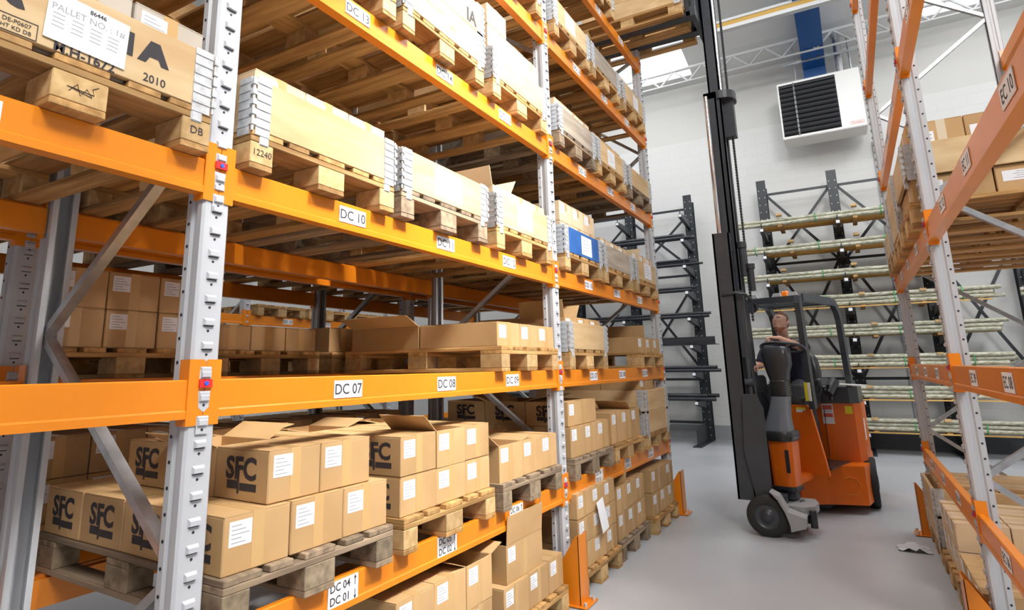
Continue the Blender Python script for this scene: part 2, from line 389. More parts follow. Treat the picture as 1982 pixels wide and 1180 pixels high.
# column guards
def guard(x, y, s, label, h=.42):
    t = thing('column_guard', label, 'post protector', (x, y, 0))
    b = MB(); q = s
    hw = .075
    # bent plate: front face and two sloping wings
    for e in (-1, 1):
        b.prism([(q * .10, .006), (q * .10, h), (q * .085, h), (-q * .02, h - .16), (-q * .02, .006)], 'y', e * hw, e * (hw - .005), ORANGE)
    b.box(q * .096, q * .10, -hw, hw, .006, h, ORANGE)
    b.build('guard_plate', t)
    MB().box(-q * .02, q * .15, -.10, .10, .006, .012, ORANGE).build('base_plate', t)
    for e in (-.07, .07): MB().cyl((q * .13, e, .012), (q * .13, e, .035), .011, ZINC, 6).build('anchor_bolt', t)
guard(.005, PITCH, 1, 'orange steel post guard at the foot of the middle left upright')
guard(.005, 2 * PITCH, 1, 'orange steel post guard at the foot of the farthest left upright')
# rows behind
for y, a in ((-.0, 'first'), (PITCH, 'second'), (2 * PITCH, 'third')):
    frame(-1.3, y, 1, 5.22, 'grey upright frame of the row behind the left rack, %s from the camera' % a, None, rear_detail=False)
for b in (0, 1, 2):
    ya = (b - 1) * PITCH
    for l, z in enumerate(LV[:5]):
        for xf, s, nm in ((-1.3, 1, 'near'), (-2.4, -1, 'far')):
            beam(xf, s, ya, ya + PITCH, z, 'dark orange %s side beam of the row behind, level %s, bay %s' % (nm, HN[l], HN[b]), None, detail=(b == 0 and nm == 'near'))
# third row across the next aisle
RX3 = -4.6
for i in range(4):
    frame(RX3, 1.0 + i * PITCH, 1, 5.2, 'bright grey upright frame across the next aisle, %s from the left' % HN[i], None, detail=True)
for b in range(3):
    for l, z in enumerate(LV[:4]):
        la = [(1.0 + b * PITCH + k, 'BD %02d' % (l * 3 + 4 + k), False) for k in (.66, 1.375, 2.085)] if False else []
        if l == 2: la = [(1.0 + b * PITCH + .66 + .71 * k, 'BD %d' % (10 + k), False) for k in range(3)]
        beam(RX3, 1, 1.0 + b * PITCH, 1.0 + (b + 1) * PITCH, z, 'orange beam across the next aisle seen through the shelves, bay %s, level %s' % (HN[b], HN[l]), None, la, detail=False)
# right rack
RX = 2.2; RY0 = 2.946
RV = [.734, 1.467, 2.254, 3.248, 4.214, 5.15]
for y, nm in ((RY0 - PITCH, 'grey upright frame of the right rack just outside the picture beside the camera'), (RY0, 'nearer grey upright frame of the right rack with bolt holes'), (RY0 + PITCH, 'farther grey upright frame of the right rack')):
    frame(RX, y, -1, 5.6, nm, None, phase=0, rear_detail=False)
for b in (0, 1):
    ya = RY0 + (b - 1) * PITCH
    for l, z in enumerate(RV):
        la = [(ya + k, 'EC %02d' % (3 * l + 4 + j) if b == 0 else 'ED %02d' % (3 * l + 4 + j), False) for j, k in enumerate((.66, 1.375, 2.085))]
        beam(RX, -1, ya, ya + PITCH, z, 'orange aisle beam of the right rack, %s level up, %s bay' % (HN[l], ('nearer', 'farther')[b]), None, la)
        if not (b == 0) : beam(RX + 1.1, 1, ya, ya + PITCH, z, 'orange rear beam of the right rack, %s level up, farther bay' % HN[l], None, detail=False)
guard(RX - .005, RY0, -1, 'orange steel post guard at the nearer upright on the right')
guard(RX - .005, RY0 + PITCH, -1, 'orange steel post guard at the farther upright on the right')
# ---------------------------------------------------------------- pallets, collars, cartons
PAL = {}
def pallet(x, y, z, rz, label, old=False, group=None, along='x'):
    if old in PAL:
        t = dup(PAL[old])
        if 'group' in t: del t['group']
    else:
        MX, MY, MBk = (OLDX, OLDY, OLDB) if old else (WOODX, WOODY, BLOCK)
        t = thing('pallet', '', 'pallet')
        ch = .003
        ys = [-.3275, -.175, 0, .175, .3275]; ws = [.145, .10, .145, .10, .145]
        for yy, w_ in zip(ys, ws):
            MB().box(-.6, .6, yy - w_ / 2, yy + w_ / 2, .122, .144, MX, ch).build('deck_board', t)
        for xx in (-.5275, 0, .5275): MB().box(xx - .0725, xx + .0725, -.4, .4, .1, .122, MY, ch).build('cross_board', t)
        for xx in (-.5275, 0, .5275):
            for yy, w_ in ((-.35, .1), (0, .145), (.35, .1)): MB().box(xx - .0725, xx + .0725, yy - w_ / 2, yy + w_ / 2, .022, .1, MBk, ch).build('block', t)
        for yy, w_ in ((-.35, .1), (0, .145), (.35, .1)): MB().box(-.6, .6, yy - w_ / 2, yy + w_ / 2, 0, .022, MX, ch).build('skid_board', t)
        PAL[old] = t
    t.location = (x, y, z); t.rotation_euler = (0, 0, rz); t['label'] = label; t['category'] = 'pallet'
    if group: t['group'] = group
    return t
COL = {}
def collar(x, y, z, rz, label, style='pale', group=None):
    m = {'pale': PALE, 'grey': GREYW, 'blue': BLUEW}[style]; H = .195
    if style in COL: t = dup(COL[style])
    else:
        t = thing('pallet_collar', '', 'wooden collar')
        for q in (-1, 1):
            MB().box(-.598, .598, q * .4, q * .378, 0, H, m, .002).build('long_board', t)
            MB().box(q * .6, q * .578, -.376, .376, 0, H, m, .002).build('end_board', t)
        for sx in (-1, 1):
            for sy in (-1, 1):
                b = MB()
                # two ribbed straps folded round the corner and a pin between them, tongues hanging below
                X = sx * .6; Y = sy * .4
                b.box(X, X + sx * .004, Y - sy * .012, Y - sy * .075, -.02, H + .004, ZINC)
                b.box(X - sx * .018, X + sx * .005, Y - sy * .035, Y - sy * .075, -.055, -.02, ZINC, .004)
                b.box(X - sx * .012, X - sx * .075, Y, Y + sy * .004, -.02, H + .004, ZINC)
                for i in range(6):
                    zz = .01 + i * .033
                    b.box(X + sx * .004, X + sx * .0065, Y - sy * .012, Y - sy * .075, zz, zz + .006, ZINC)
                    b.box(X - sx * .012, X - sx * .075, Y + sy * .004, Y + sy * .0065, zz, zz + .006, ZINC)
                b.cyl((X, Y, -.01), (X, Y, H), .0055, ZINC, 8)
                for i in range(5): b.box(X - .0085, X + .0085, Y - .0085, Y + .0085, .012 + i * .038, .034 + i * .038, ZINC)
                b.build('corner_hinge', t)
        COL[style] = t
    t.location = (x, y, z); t.rotation_euler = (0, 0, rz); t['label'] = label; t['category'] = 'wooden collar'
    return t
CM = {}
def quadp(x0, y0, z0, x1, y1, z1, m, b): b.box(x0, x1, y0, y1, z0, z1, m); return b
def cart_mesh(kind, d, w_, h, m=None, extra=None):
    k = (kind, round(d, 3), round(w_, 3), round(h, 3), m.name if m else '', extra)
    if k in CM: return CM[k]
    b = MB(); X, Y = d / 2, w_ / 2
    if kind == 'body':
        b.box(-X, X, -Y, Y, 0, h - .003, m, .004)
        b.box(-X + .001, X - .001, -Y + .001, -.0008, h - .004, h, m); b.box(-X + .001, X - .001, .0008, Y - .001, h - .004, h, m)
    elif kind == 'open':
        t = .005
        b.box(-X, X, -Y, Y, 0, t, m)
        b.box(-X, -X + t, -Y, Y, t, h, m); b.box(X - t, X, -Y, Y, t, h, m); b.box(-X + t, X - t, -Y, -Y + t, t, h, m); b.box(-X + t, X - t, Y - t, Y, t, h, m)
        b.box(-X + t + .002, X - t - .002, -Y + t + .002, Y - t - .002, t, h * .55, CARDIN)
    elif kind == 'tape':
        b.box(-X - .0007, X + .0007, -.024, .024, h, h + .0008, m)
        b.box(X, X + .0008, -.024, .024, h - .065, h + .0008, m); b.box(-X, -X - .0008, -.024, .024, h - .065, h + .0008, m)
    elif kind == 'ptape':
        b.box(X, X + .0006, -.024, .024, .004, h - .004, m)
    elif kind == 'label':
        lw, lh = .085, .075
        y0 = -Y + .02; z1 = h - .018
        if lw > w_ - .04: lw = w_ * .45
        if lh > h - .05: lh = h * .5
        b.box(X, X + .0012, y0, y0 + lw, z1 - lh, z1, PAPER)
        for i in range(5):
            zz = z1 - .012 - i * lh * .17
            b.box(X + .0012, X + .0015, y0 + .008, y0 + lw * (.55 + .35 * ((i * 7) % 3) / 2), zz - .003, zz, PRINT)
    elif kind == 'logo':
        # block lettering with a bar beneath, on the -y side
        pass
    CM[k] = b.mesh(kind); return CM[k]
def logo(parent, d, w_, h, side='-y'):
    o = put('printed_logo', textmesh('SFC', .105 * min(1, h / .18), INK, .0035), parent, (-.0, -w_ / 2 - .0012, h * .60), RYM)
    b = MB(); b.box(-.075, -.02, -w_ / 2 - .0012, -w_ / 2, h * .22, h * .38, INK); b.box(-.005, .085, -w_ / 2 - .0012, -w_ / 2, h * .2, h * .34, INK); b.box(-.018, -.008, -w_ / 2 - .0014, -w_ / 2, h * .14, h * .6, INK)
    b.build('printed_bar', parent)
def carton(x, y, z, d, w_, h, rz, label, m=None, lab=True, tape=True, lg=False, opened=None, group=None, ptape=True, cam_label=False):
    m = m or CARD
    t = thing('carton', label, 'cardboard box', (x, y, z), rz, group)
    if opened is None:
        put('body', cart_mesh('body', d, w_, h, m), t)
        if tape: put('tape', cart_mesh('tape', d, w_, h, TAPE), t)
    else:
        put('body', cart_mesh('open', d, w_, h, m), t)
        # flaps: dict side -> (angle from horizontal outward, length factor)
        for sd, ang in opened.items():
            L = w_ / 2 * .97; T = .004; a = math.radians(ang)
            if sd in ('+y', '-y'):
                q = 1 if sd == '+y' else -1
                f = MB().box(-d / 2 + .003, d / 2 - .003, 0, q * L, -T / 2, T / 2, m)
                o = f.build('flap', t, (0, q * w_ / 2, h)); o.rotation_euler = (q * a, 0, 0)
            else:
                q = 1 if sd == '+x' else -1
                L2 = min(L, d / 2 * .9)
                f = MB().box(0, q * L2, -w_ / 2 + .003, w_ / 2 - .003, -T / 2, T / 2, m)
                o = f.build('flap', t, (q * d / 2, 0, h)); o.rotation_euler = (0, -q * a, 0)
    if ptape and m is CARD: put('side_tape', cart_mesh('ptape', d, w_, h, TAPE), t)
    if lab: put('shipping_label', cart_mesh('label', d, w_, h), t)
    if lg: logo(t, d, w_, h)
    if cam_label:
        b = MB(); Y = w_ / 2; lw = min(.12, d * .4)
        b.box(d * .42 - lw, d * .42, Y, Y + .0012, h * .38, h * .78, PAPER)
        for i in range(4): b.box(d * .42 - lw * .9, d * .42 - lw * (.5 - .12 * (i % 2)), Y + .0012, Y + .0015, h * (.70 - i * .08), h * (.72 - i * .08), PRINT)
        b.build('shipping_label', t); MB().box(-.022 - d * .12, .022 - d * .12, Y, Y + .0008, 0, h, CTAPE).build('clear_tape', t)
    return t
# ---------------------------------------------------------------- loads
YK = (.48, 1.335, 2.25)
AC = {1: ['only'], 2: ['left', 'right'], 3: ['left', 'middle', 'right'], 4: ['left', 'centre-left', 'centre-right', 'right']}
def stack(xc, yc, z, rz, s, layers, where, grp):
    """cartons laid in layers on a pallet; s = +1 when the aisle is on the +x side"""
    z0 = z; R = Matrix.Rotation(rz, 3, 'Z'); nl = len(layers)
    for li, ly in enumerate(layers):
        h = ly['h']; ws = ly['ws']; ds = ly['ds']; tot = sum(ws)
        ly0 = ly.get('y0', -tot / 2); top = li == nl - 1
        lname = '' if nl == 1 else [('lower layer', 'upper layer'), ('bottom layer', 'middle layer', 'top layer')][nl - 2][li] + ', '
        y = ly0
        for iy, w_ in enumerate(ws):
            x = ly.get('x0', .575)
            for ix, d in enumerate(ds):
                hid = False
                if (iy, ix) not in ly.get('skip', ()) and not hid:
                    lx = s * (x - d / 2); p = R @ Vector((lx, s * (y + w_ / 2) if s > 0 else (y + w_ / 2), 0))
                    op = ly.get('op', {}).get((iy, ix))
                    row = {0: 'front row', 1: 'second row', 2: 'third row', 3: 'rear row'}[ix]
                    side = AC[len(ws)][iy] if len(ws) <= 4 else HN[iy]
                    if s < 0: side = AC[len(ws)][::-1][iy]
                    look = ('open ' if op else '') + ly.get('look', 'brown carton')
                    lab = '%s, %s %s, %s%s' % (look, side, row, lname, where)
                    carton(xc + p.x, yc + p.y, z0, d - .006, w_ - .006, h - .002, rz + random.uniform(-.012, .012) + (PI if s < 0 else 0), lab, ly.get('m'),
                           lab=(ix == 0 and ly.get('lab', True)), lg=(iy == 0 and ly.get('lg', False)), opened=op, group=None, tape=not op, ptape=(ix == 0), cam_label=(iy == 0 and ly.get('cam', False)))
                x -= d
            y += w_
        z0 += h
def W3(a=.265, b=.265, c=.26): return [a, b, c]
def LX(k): return -.55
# ---- left rack, first shelf
z = LV[0]
def P_(b, k): return (b - 1) * PITCH + YK[k]
pallet(-.55, .50, z, -.02, 'grey weathered pallet under the large printed cartons over sign DC 04', True)
wh = 'over sign DC 04'
stack(-.55, .50, z + .144, -.02, 1, [
    dict(h=.178, ws=W3(.27, .26, .255), ds=[.29] * 4, lg=True),
    dict(h=.178, ws=[.245, .275], ds=[.30, .30, .29], x0=.55, lg=True, y0=-.21, op={(0, 1): {'+y': 28, '-y': 24, '-x': 5}, (1, 2): {'+y': 8, '-y': 12}}),
], wh, None)
pallet(-.55, 1.36, z, .01, 'light pine pallet carrying two carton layers over sign DC 05')
stack(-.55, 1.36, z + .144, .01, 1, [
    dict(h=.165, ws=W3(.28, .26, .25), ds=[.28] * 3, lg=True),
    dict(h=.17, ws=W3(.28, .26, .25), ds=[.28] * 3, lg=True, op={(1, 0): {'-y': 38, '+y': -42}, (0, 2): {'+y': 15, '-y': 10}, (2, 2): {'-y': 10}}),
], 'over sign DC 05', None)
pallet(-.55, 2.25, z, 0, 'grey weathered pallet with one carton layer over sign DC 06', True)
stack(-.55, 2.25, z + .144, 0, 1, [dict(h=.2, ws=W3(.29, .26, .24), ds=[.3] * 3 + [.25], op={(0, 0): {'-y': 30, '+y': 10}, (1, 1): {'-y': 14, '+y': 10}, (2, 2): {'+y': 20}})], 'over sign DC 06', None)
o = PITCH
pallet(-.55, o + YK[0], z, 0, 'dark weathered pallet with two carton layers over sign DD 04', True)
stack(-.55, o + YK[0], z + .144, 0, 1, [dict(h=.21, ws=W3(), ds=[.3] * 3), dict(h=.17, ws=[.56], y0=-.39, x0=.56, ds=[.34, .34, .34], lg=True, op={(0, 1): {'+x': 15, '-x': 20}})], 'over sign DD 04', None)
pallet(-.55, o + YK[1], z, 0, 'light pine pallet with one carton layer over sign DD 05')
stack(-.55, o + YK[1], z + .144, 0, 1, [dict(h=.25, ws=W3(), ds=[.3] * 3, lg=True, op={(2, 0): {'-y': 35, '+y': -30}})], 'over sign DD 05', None)
pallet(-.55, o + YK[2], z, 0, 'light pine pallet below the pale collars over sign DD 06')
collar(-.55, o + YK[2], z + .146, 0, 'pale wooden collar, lower of two over sign DD 06')
collar(-.55, o + YK[2], z + .342, 0, 'weathered wooden collar, upper of two over sign DD 06', 'pale')
stack(-.55, o + YK[2], z + .144, 0, 1, [dict(h=.30, ws=W3(.25, .25, .25), ds=[.37] * 2, x0=.56, lab=False), dict(h=.22, ws=[.46], y0=-.36, x0=.55, ds=[.4, .4], lab=True)], 'inside the collars over sign DD 06', None)
carton(-.20, o + YK[2] + .24, z + .444, .3, .2, .22, 0, 'tall open carton with one raised flap, end of the shelf over sign DD 06', opened={'+x': 88, '-x': 85})
# ---- left rack, second shelf
z = LV[1]
pallet(-.55, YK[2] + .02, z, 0, 'pine pallet with three long cartons over sign DC 09')
stack(-.55, YK[2] + .02, z + .144, 0, 1, [dict(h=.145, ws=W3(.29, .26, .25), ds=[.56, .56], op={(0, 1): {'-y': 25, '+y': 12}, (2, 1): {'-y': 16, '+y': 12}})], 'over sign DC 09', None)
pallet(-.55, o + YK[0], z, 0, 'pine pallet beneath the collared load over sign DD 07')
collar(-.55, o + YK[0], z + .146, 0, 'pale wooden collar with pinned paper over sign DD 07')
stack(-.55, o + YK[0], z + .144, 0, 1, [dict(h=.245, ws=W3(.25, .25, .25), ds=[.37] * 2, x0=.56, lab=True, op={(0, 0): {'+y': 55, '-y': 80}, (1, 0): {'-x': 60}})], 'inside the collar over sign DD 07', None)
pallet(-.55, o + YK[2] - .02, z, 0, 'pine pallet at the rack end over sign DD 09')
stack(-.55, o + YK[2] - .02, z + .144, 0, 1, [dict(h=.15, ws=[.26, .27, .26], ds=[.5, .5], op={(0, 0): {'+y': 92}})], 'over sign DD 09', None)
# ---- collared loads on the upper shelves
def paper(c, yc, w_=.16, h=.15, z=.02, tilt=0.0, lines=True):
    b = MB(); b.box(.6004, .6012, yc - w_ / 2, yc + w_ / 2, z, z + h, PAPER)
    if lines:
        for i in range(4): b.box(.6012, .6014, yc - w_ * .4, yc + w_ * (.1 + .1 * (i % 3)), z + h * (.8 - .18 * i) - .004, z + h * (.8 - .18 * i), PRINT)
    return b.build('pinned_paper', c)
def load(b, l, k, style='pale', old=False, extra=None, rz=0.0, dy=0.0, sheet=None, n=1, look='light carton', m=None, hh=.24, ws=None, ds=None, op=None, coll=True):
    z = LV[l] if l < 6 else l; yc = P_(b, k) + dy; sg = '%s %02d' % (bays[b], 3 * l + 4 + k)
    pallet(-.55, yc, z, rz, '%s pallet resting on the beam over sign %s' % ('dark weathered' if old else 'pine', sg), old)
    c = None
    if coll:
        for i in range(n):
            c = collar(-.55, yc, z + .146 + i * .196, rz, '%s wooden collar%s over sign %s' % ({'pale': 'pale', 'grey': 'weathered grey', 'blue': 'blue painted'}[style], '' if n == 1 else (', lower', ', upper')[i], sg), style)
        if sheet is not None: paper(c, *sheet)
    if hh:
        stack(-.55, yc, z + .144, rz, 1, [dict(h=hh, ws=ws or [.25, .25, .25], ds=ds or [.37], x0=.565 if coll else .58, lab=True, look=look, m=m or CARDL, op=op or {})] + (extra or []), ('in collar over sign ' if coll else 'over sign ') + sg, None)
    return c
# third shelf (DC 10 ...)
PR = load(0, 2, 2, dy=.07, hh=.28, look='grey wrapped carton', m=CARDG, ws=[.26, .25, .24])
# printed crate nearest the camera
def tx(s, size, y, zz, par, m=INK, off=0.0, rz=0): return put('lettering', textmesh(s, size, m, off), par, (.6012, y, zz), RXP)
tx('2010', .036, .198, .026, PR, INK, .0003)
tx('M.H-1672', .040, .0, .012, PR, INK, .0008)
bI = MB(); bI.box(.6004, .6014, .100, .126, .074, .148, INK)
bI.prism([(.140, .074), (.176, .148), (.206, .148), (.240, .078), (.215, .078), (.205, .096), (.178, .096), (.166, .074)], 'x', .6004, .6014, INK); bI.build('printed_logo', PR)
for cy_, a0_, a1_ in ((-.27, 3, 14), (-.17, 3, 14)):
    bS = MB(); bS.prism([(cy_ + .042 * math.cos(a), .115 + .042 * math.sin(a)) for a in [i * PI / 8 for i in range(a0_, a1_)]] + [(cy_ + .018 * math.cos(a), .115 + .018 * math.sin(a)) for a in [i * PI / 8 for i in range(a1_ - 1, a0_ - 1, -1)]], 'x', .6004, .6014, INK); bS.build('printed_letter', PR)
bF = MB()
for a_ in ((-.215, -.120, .047, .049), (-.215, -.120, .003, .005)): bF.box(.6004, .6012, *a_, INK)
for a_ in ((-.216, -.214), (-.121, -.119)): bF.box(.6004, .6012, *a_, .003, .049, INK)
bF.build('printed_frame', PR); tx('DE-P0607', .016, -.167, .034, PR); tx('HT KD DB', .015, -.167, .016, PR)
sh = MB(); R3 = Matrix.Translation((.603, .0, .092)) @ Matrix.Rotation(-.03, 4, 'X')
sh.box(0, .0012, -.107, .107, -.068, .072, PAPER, mtx=R3)
for i in range(4):
    for j in range(4): sh.box(.0012, .0015, -.092 + j * .048, -.062 + j * .048, .008 - i * .012, .0105 - i * .012, PRINT, mtx=R3)
so = sh.build('pinned_paper', PR)
put('lettering', textmesh('PALLET NO. : 1#', .027, PRINT, .0), so, (.6045, .0, .122), RXP)
put('handwriting', textmesh('86446', .018, INK, .0004), so, (.6045, .02, .148), RXP)
def stamp(coll, s_, y_, sz=.030, zz=-.085): return put('stamp', textmesh(s_, sz, INK), coll, (.6012, y_, zz), RXP)
P0 = [o_ for o_ in bpy.data.objects if o_.name.startswith('pallet') and o_.get('category') == 'pallet'][-1]
stamp(P0, 'DB', .35, .036, .062)
sq = MB(); sq.tube([(.601, -.03, .05), (.601, -.01, .075), (.601, .0, .045), (.601, .015, .07), (.601, .03, .05), (.601, -.035, .062), (.601, .035, .058), (.601, .03, .075), (.601, .045, .085)], .0011, INK, 5); sq.build('pen_mark', P0)
c = load(1, 2, 0, hh=.255, look='sunlit pale carton', ws=[.255, .25, .245])
P0 = [o_ for o_ in bpy.data.objects if o_.get('category') == 'pallet' and o_.get('label', '').endswith('DC 10')][-1]
stamp(P0, '12240', -.35, .034, .062)
load(1, 2, 1, sheet=(.0, .26, .14, .03), old=True, hh=.17)
load(1, 2, 2, sheet=(-.02, .22, .16, .03), hh=.26, ws=[.25, .25, .25], op={(0, 0): {'-y': 75, '+y': 55, '-x': 20}})
load(2, 2, 0, 'blue', hh=.24, sheet=(.05, .22, .15, .02), extra=[dict(h=.16, ws=[.25, .25, .25], ds=[.37], x0=.56, look='light carton', m=CARDL)])
load(2, 2, 1, 'grey', hh=.26)
load(2, 2, 2, 'pale', hh=.28, sheet=(.03, .25, .16, .03), op={(0, 0): {'-x': 90, '+y': 40}})
# fourth shelf (DC 13 ...)
load(1, 3, 0, hh=.2)
PG = load(1, 3, 1, n=2, hh=.37)
for s_, sz, y_, z_, m_, of in (('SG', .13, -.17, .12, INK, .004), ('IA', .12, .26, .06, INK, .004), ('2010', .035, .06, -.12, GREENINK, 0), ('M.H-1672', .04, -.12, -.08, GREENINK, 0)):
    put('lettering', textmesh(s_, sz, m_, of), PG, (.6012, y_, z_), RXP)
gb = MB(); gb.box(.6002, .6010, -.30, -.06, .055, .062, GREENINK); gb.box(.6002, .6010, .14, .36, .0, .006, GREENINK); gb.build('printed_stripe', PG)
load(1, 3, 2, hh=.22, extra=[dict(h=.16, ws=[.26, .25, .25], ds=[.37], x0=.56, look='pale carton', m=CARDL), dict(h=.15, ws=[.26], ds=[.34], y0=-.38, x0=.56, look='pale carton', m=CARDL)])
load(2, 3, 0, 'grey', old=True, hh=.27)
load(2, 3, 1, 'pale', hh=.26, sheet=(-.02, .2, .15, .02), look='small brown carton', m=CARD)
load(2, 3, 2, 'pale', old=True, hh=.18)
# fifth shelf
load(1, 4, 0, hh=.2); load(1, 4, 1, hh=.2); load(1, 4, 2, hh=.25)
load(2, 4, 0, hh=.2, sheet=(-.05, .22, .15, .03)); load(2, 4, 1, 'grey', hh=.22); load(2, 4, 2, 'pale', hh=.28, sheet=(.06, .18, .15, .02))
# top shelf
load(2, 5, 0, hh=.2); load(2, 5, 1, hh=.2)
load(0, 3, 2, hh=.2); load(0, 2, 1, hh=.2)
# ---- floor pallets of the left rack
pallet(-.55, YK[1] + .02, 0, 0, 'floor pallet under the cartons below sign DC 05')
stack(-.55, YK[1] + .02, .144, 0, 1, [dict(h=.2, ws=W3(.28, .27, .25), ds=[.29] * 2), dict(h=.2, ws=W3(.28, .27, .25), ds=[.29] * 2, op={(2, 0): {'-y': 20, '+y': 15}})], 'on the floor below sign DC 02', None)
pallet(-.55, YK[2] + .02, 0, 0, 'floor pallet under the cartons below sign DC 06')
stack(-.55, YK[2] + .02, .144, 0, 1, [dict(h=.19, ws=W3(.3, .27, .22), ds=[.34] * 2), dict(h=.20, ws=[.46], y0=-.33, x0=.56, ds=[.34, .34], op={(0, 0): {'+y': 88, '+x': 86}})], 'on the floor below sign DC 03', None)
pallet(-.53, o + YK[0], 0, 0, 'floor pallet under the tall carton stack beside the middle post guard')
stack(-.53, o + YK[0], .144, 0, 1, [dict(h=.165, ws=W3(.28, .25, .25), ds=[.32] * 2), dict(h=.165, ws=W3(.28, .25, .25), ds=[.32] * 2), dict(h=.165, ws=W3(.28, .25, .25), ds=[.32] * 2)], 'on the floor below sign DD 01', None)
pb = MB(); pb.box(0, .0015, -.07, .07, -.19, .02, PAPER, mtx=Matrix.Translation((.062, o + YK[0] + .0, .52)) @ Matrix.Rotation(-.14, 4, 'Y') @ Matrix.Rotation(.12, 4, 'X'))
tag(pb.build('paper_sheet'), 'white paper sheet hanging askew on the three-layer floor stack', 'paper')
pallet(-.55, o + YK[1], 0, .015, 'dark floor pallet between the middle and the end stacks', True)
stack(-.55, o + YK[1], .144, .015, 1, [dict(h=.2, ws=W3(), ds=[.3] * 2), dict(h=.2, ws=W3(), ds=[.3] * 2, op={(0, 0): {'-y': 8, '+y': 70}})], 'on the floor below sign DD 02', None)
pallet(-.52, o + YK[2], 0, 0, 'pine floor pallet nearest the farthest left post guard')
stack(-.52, o + YK[2], .144, 0, 1, [dict(h=.2, ws=W3(), ds=[.3] * 2), dict(h=.2, ws=[.5, .26], ds=[.3] * 2)], 'on the floor below sign DD 03', None)
# ---- row behind
def rear(b, l, k, hh=.2, layers=1, lab=True, old=False, coll=None, top=False):
    yc = P_(b, k); z = LV[l] if l >= 0 else 0; nm = '%s shelf of the row behind, bay %s, place %s' % (HN[l] if l >= 0 else 'floor', HN[b], HN[k])
    pallet(-1.85, yc, z, 0, 'shaded pallet, ' + nm, old)
    if coll: collar(-1.85, yc, z + .146, 0, 'shaded wooden collar, ' + nm, coll)
    stack(-1.85, yc, z + .144, 0, 1, [dict(h=hh, ws=W3(), ds=[.38], x0=.57, lab=lab) for _ in range(layers)] if not coll else [dict(h=hh, ws=[.74], ds=[.56], x0=.56, lab=False)], '%s shelf behind, bay %s, place %s' % (HN[l] if l >= 0 else 'floor', HN[b], HN[k]), None)
rear(1, 1, 0, .185, 2); rear(1, 1, 1, .15, 1, False); rear(1, 1, 2, .17, 1, False)
rear(2, 1, 0, .18, 1); rear(2, 1, 1, .16, 1, coll='pale')
rear(1, 0, 0, .18, 2); rear(1, 0, 1, .16, 2, False); rear(1, 0, 2, .16, 2); rear(2, 0, 0, .18, 1)
for b_ in (0, 1, 2):
    for k_ in (0, 1, 2):
        if b_ == 0 and k_ < 1: continue
        rear(b_, 2, k_, .25, 1, False, old=(k_ == 1), coll='pale'); rear(b_, 3, k_, .25, 1, False, coll='pale')
# ---- third row
for k_ in range(3):
    yc = 3.8 + .47 + .87 * k_
    pallet(RX3 - .55, yc, LV[1], 0, 'distant pallet across the next aisle, place %s' % HN[k_])
    stack(RX3 - .55, yc, LV[1] + .144, 0, 1, [dict(h=.2, ws=[.2] * 4, ds=[.5], lab=False)], 'across the next aisle, place %s' % HN[k_], None)
    pallet(RX3 - .55, yc, LV[0], 0, 'distant lower pallet across the next aisle, place %s' % HN[k_])
    pallet(RX3 - .55, yc + .05, LV[2], 0, 'distant upper pallet across the next aisle, place %s' % HN[k_])
# ---- right rack
def rp(y, z, label, old=False, rz=0.0): return pallet(RX + .55, y, z, rz, label, old)
yr = [RY0 + a for a in YK]
rp(yr[0], RV[2], 'pallet on the third right shelf beside the nearer upright')
stack(RX + .55, yr[0], RV[2] + .144, 0, -1, [dict(h=.15, ws=[.38, .38], ds=[.38, .38, .38], lab=False, cam=True)], 'under the collar by the right upright', None)
collar(RX + .55, yr[0], RV[2] + .296, 0, 'wooden collar on cartons beside the nearer right upright')
stack(RX + .55, yr[0], RV[2] + .335, 0, -1, [dict(h=.29, ws=[.37, .37], ds=[.28, .28, .28, .27], x0=.56, lab=False, cam=True)], 'topping the collar by the right upright', None)
for k in (1, 2):
    rp(yr[k], RV[2], 'pallet on the third right shelf, %s beyond the nearer upright' % HN[k])
    collar(RX + .55, yr[k], RV[2] + .146, 0, 'pale wooden collar on the right rack, %s beyond the nearer upright, lower' % HN[k])
    if k == 1: collar(RX + .55, yr[k], RV[2] + .342, 0, 'pale wooden collar on the right rack, second beyond the nearer upright, upper')
    stack(RX + .55, yr[k], RV[2] + .144, 0, -1, [dict(h=.2, ws=[.37, .37], ds=[.37], x0=.56, lab=False)], 'in the right rack collar, %s from upright' % HN[k], None)
# side labels and tape on the cartons that face the camera
def side_label(x, y, z, par=None):
    b = MB(); b.box(x - .055, x + .055, y - .0012, y, z - .035, z + .035, PAPER)
    for i in range(4): b.box(x - .045, x + .01 + .03 * (i % 2), y - .0015, y - .0012, z + .02 - i * .014, z + .0225 - i * .014, PRINT)
    return b.build('shipping_label')
# floor of the right rack
rp(yr[2], 0, 'floor pallet under the collared crate on the right')
for i in range(2): collar(RX + .55, yr[2], .146 + .196 * i, 0, 'wooden collar of the right floor crate, %s' % ('lower', 'upper')[i])
stack(RX + .55, yr[2], .144, 0, -1, [dict(h=.42, ws=[.36, .36], ds=[.36] * 2, x0=.55, lab=False)], 'standing in the right floor crate', None)
rp(yr[1], 0, 'floor pallet under the stacked pale cartons on the right')
stack(RX + .55, yr[1], .144, 0, -1, [dict(h=.17, ws=W3(), ds=[.28] * 3, look='pale carton', m=CARDL, all=True), dict(h=.17, ws=W3(), ds=[.28] * 3, look='pale carton', m=CARDL)], 'on the right floor, mid bay', None)
rp(yr[0], 0, 'dark floor pallet beside the nearer right upright', True)
stack(RX + .55, yr[0], .144, 0, -1, [dict(h=.18, ws=W3(), ds=[.28] * 3, look='brown carton', all=True)], 'on the right floor by the upright', None)
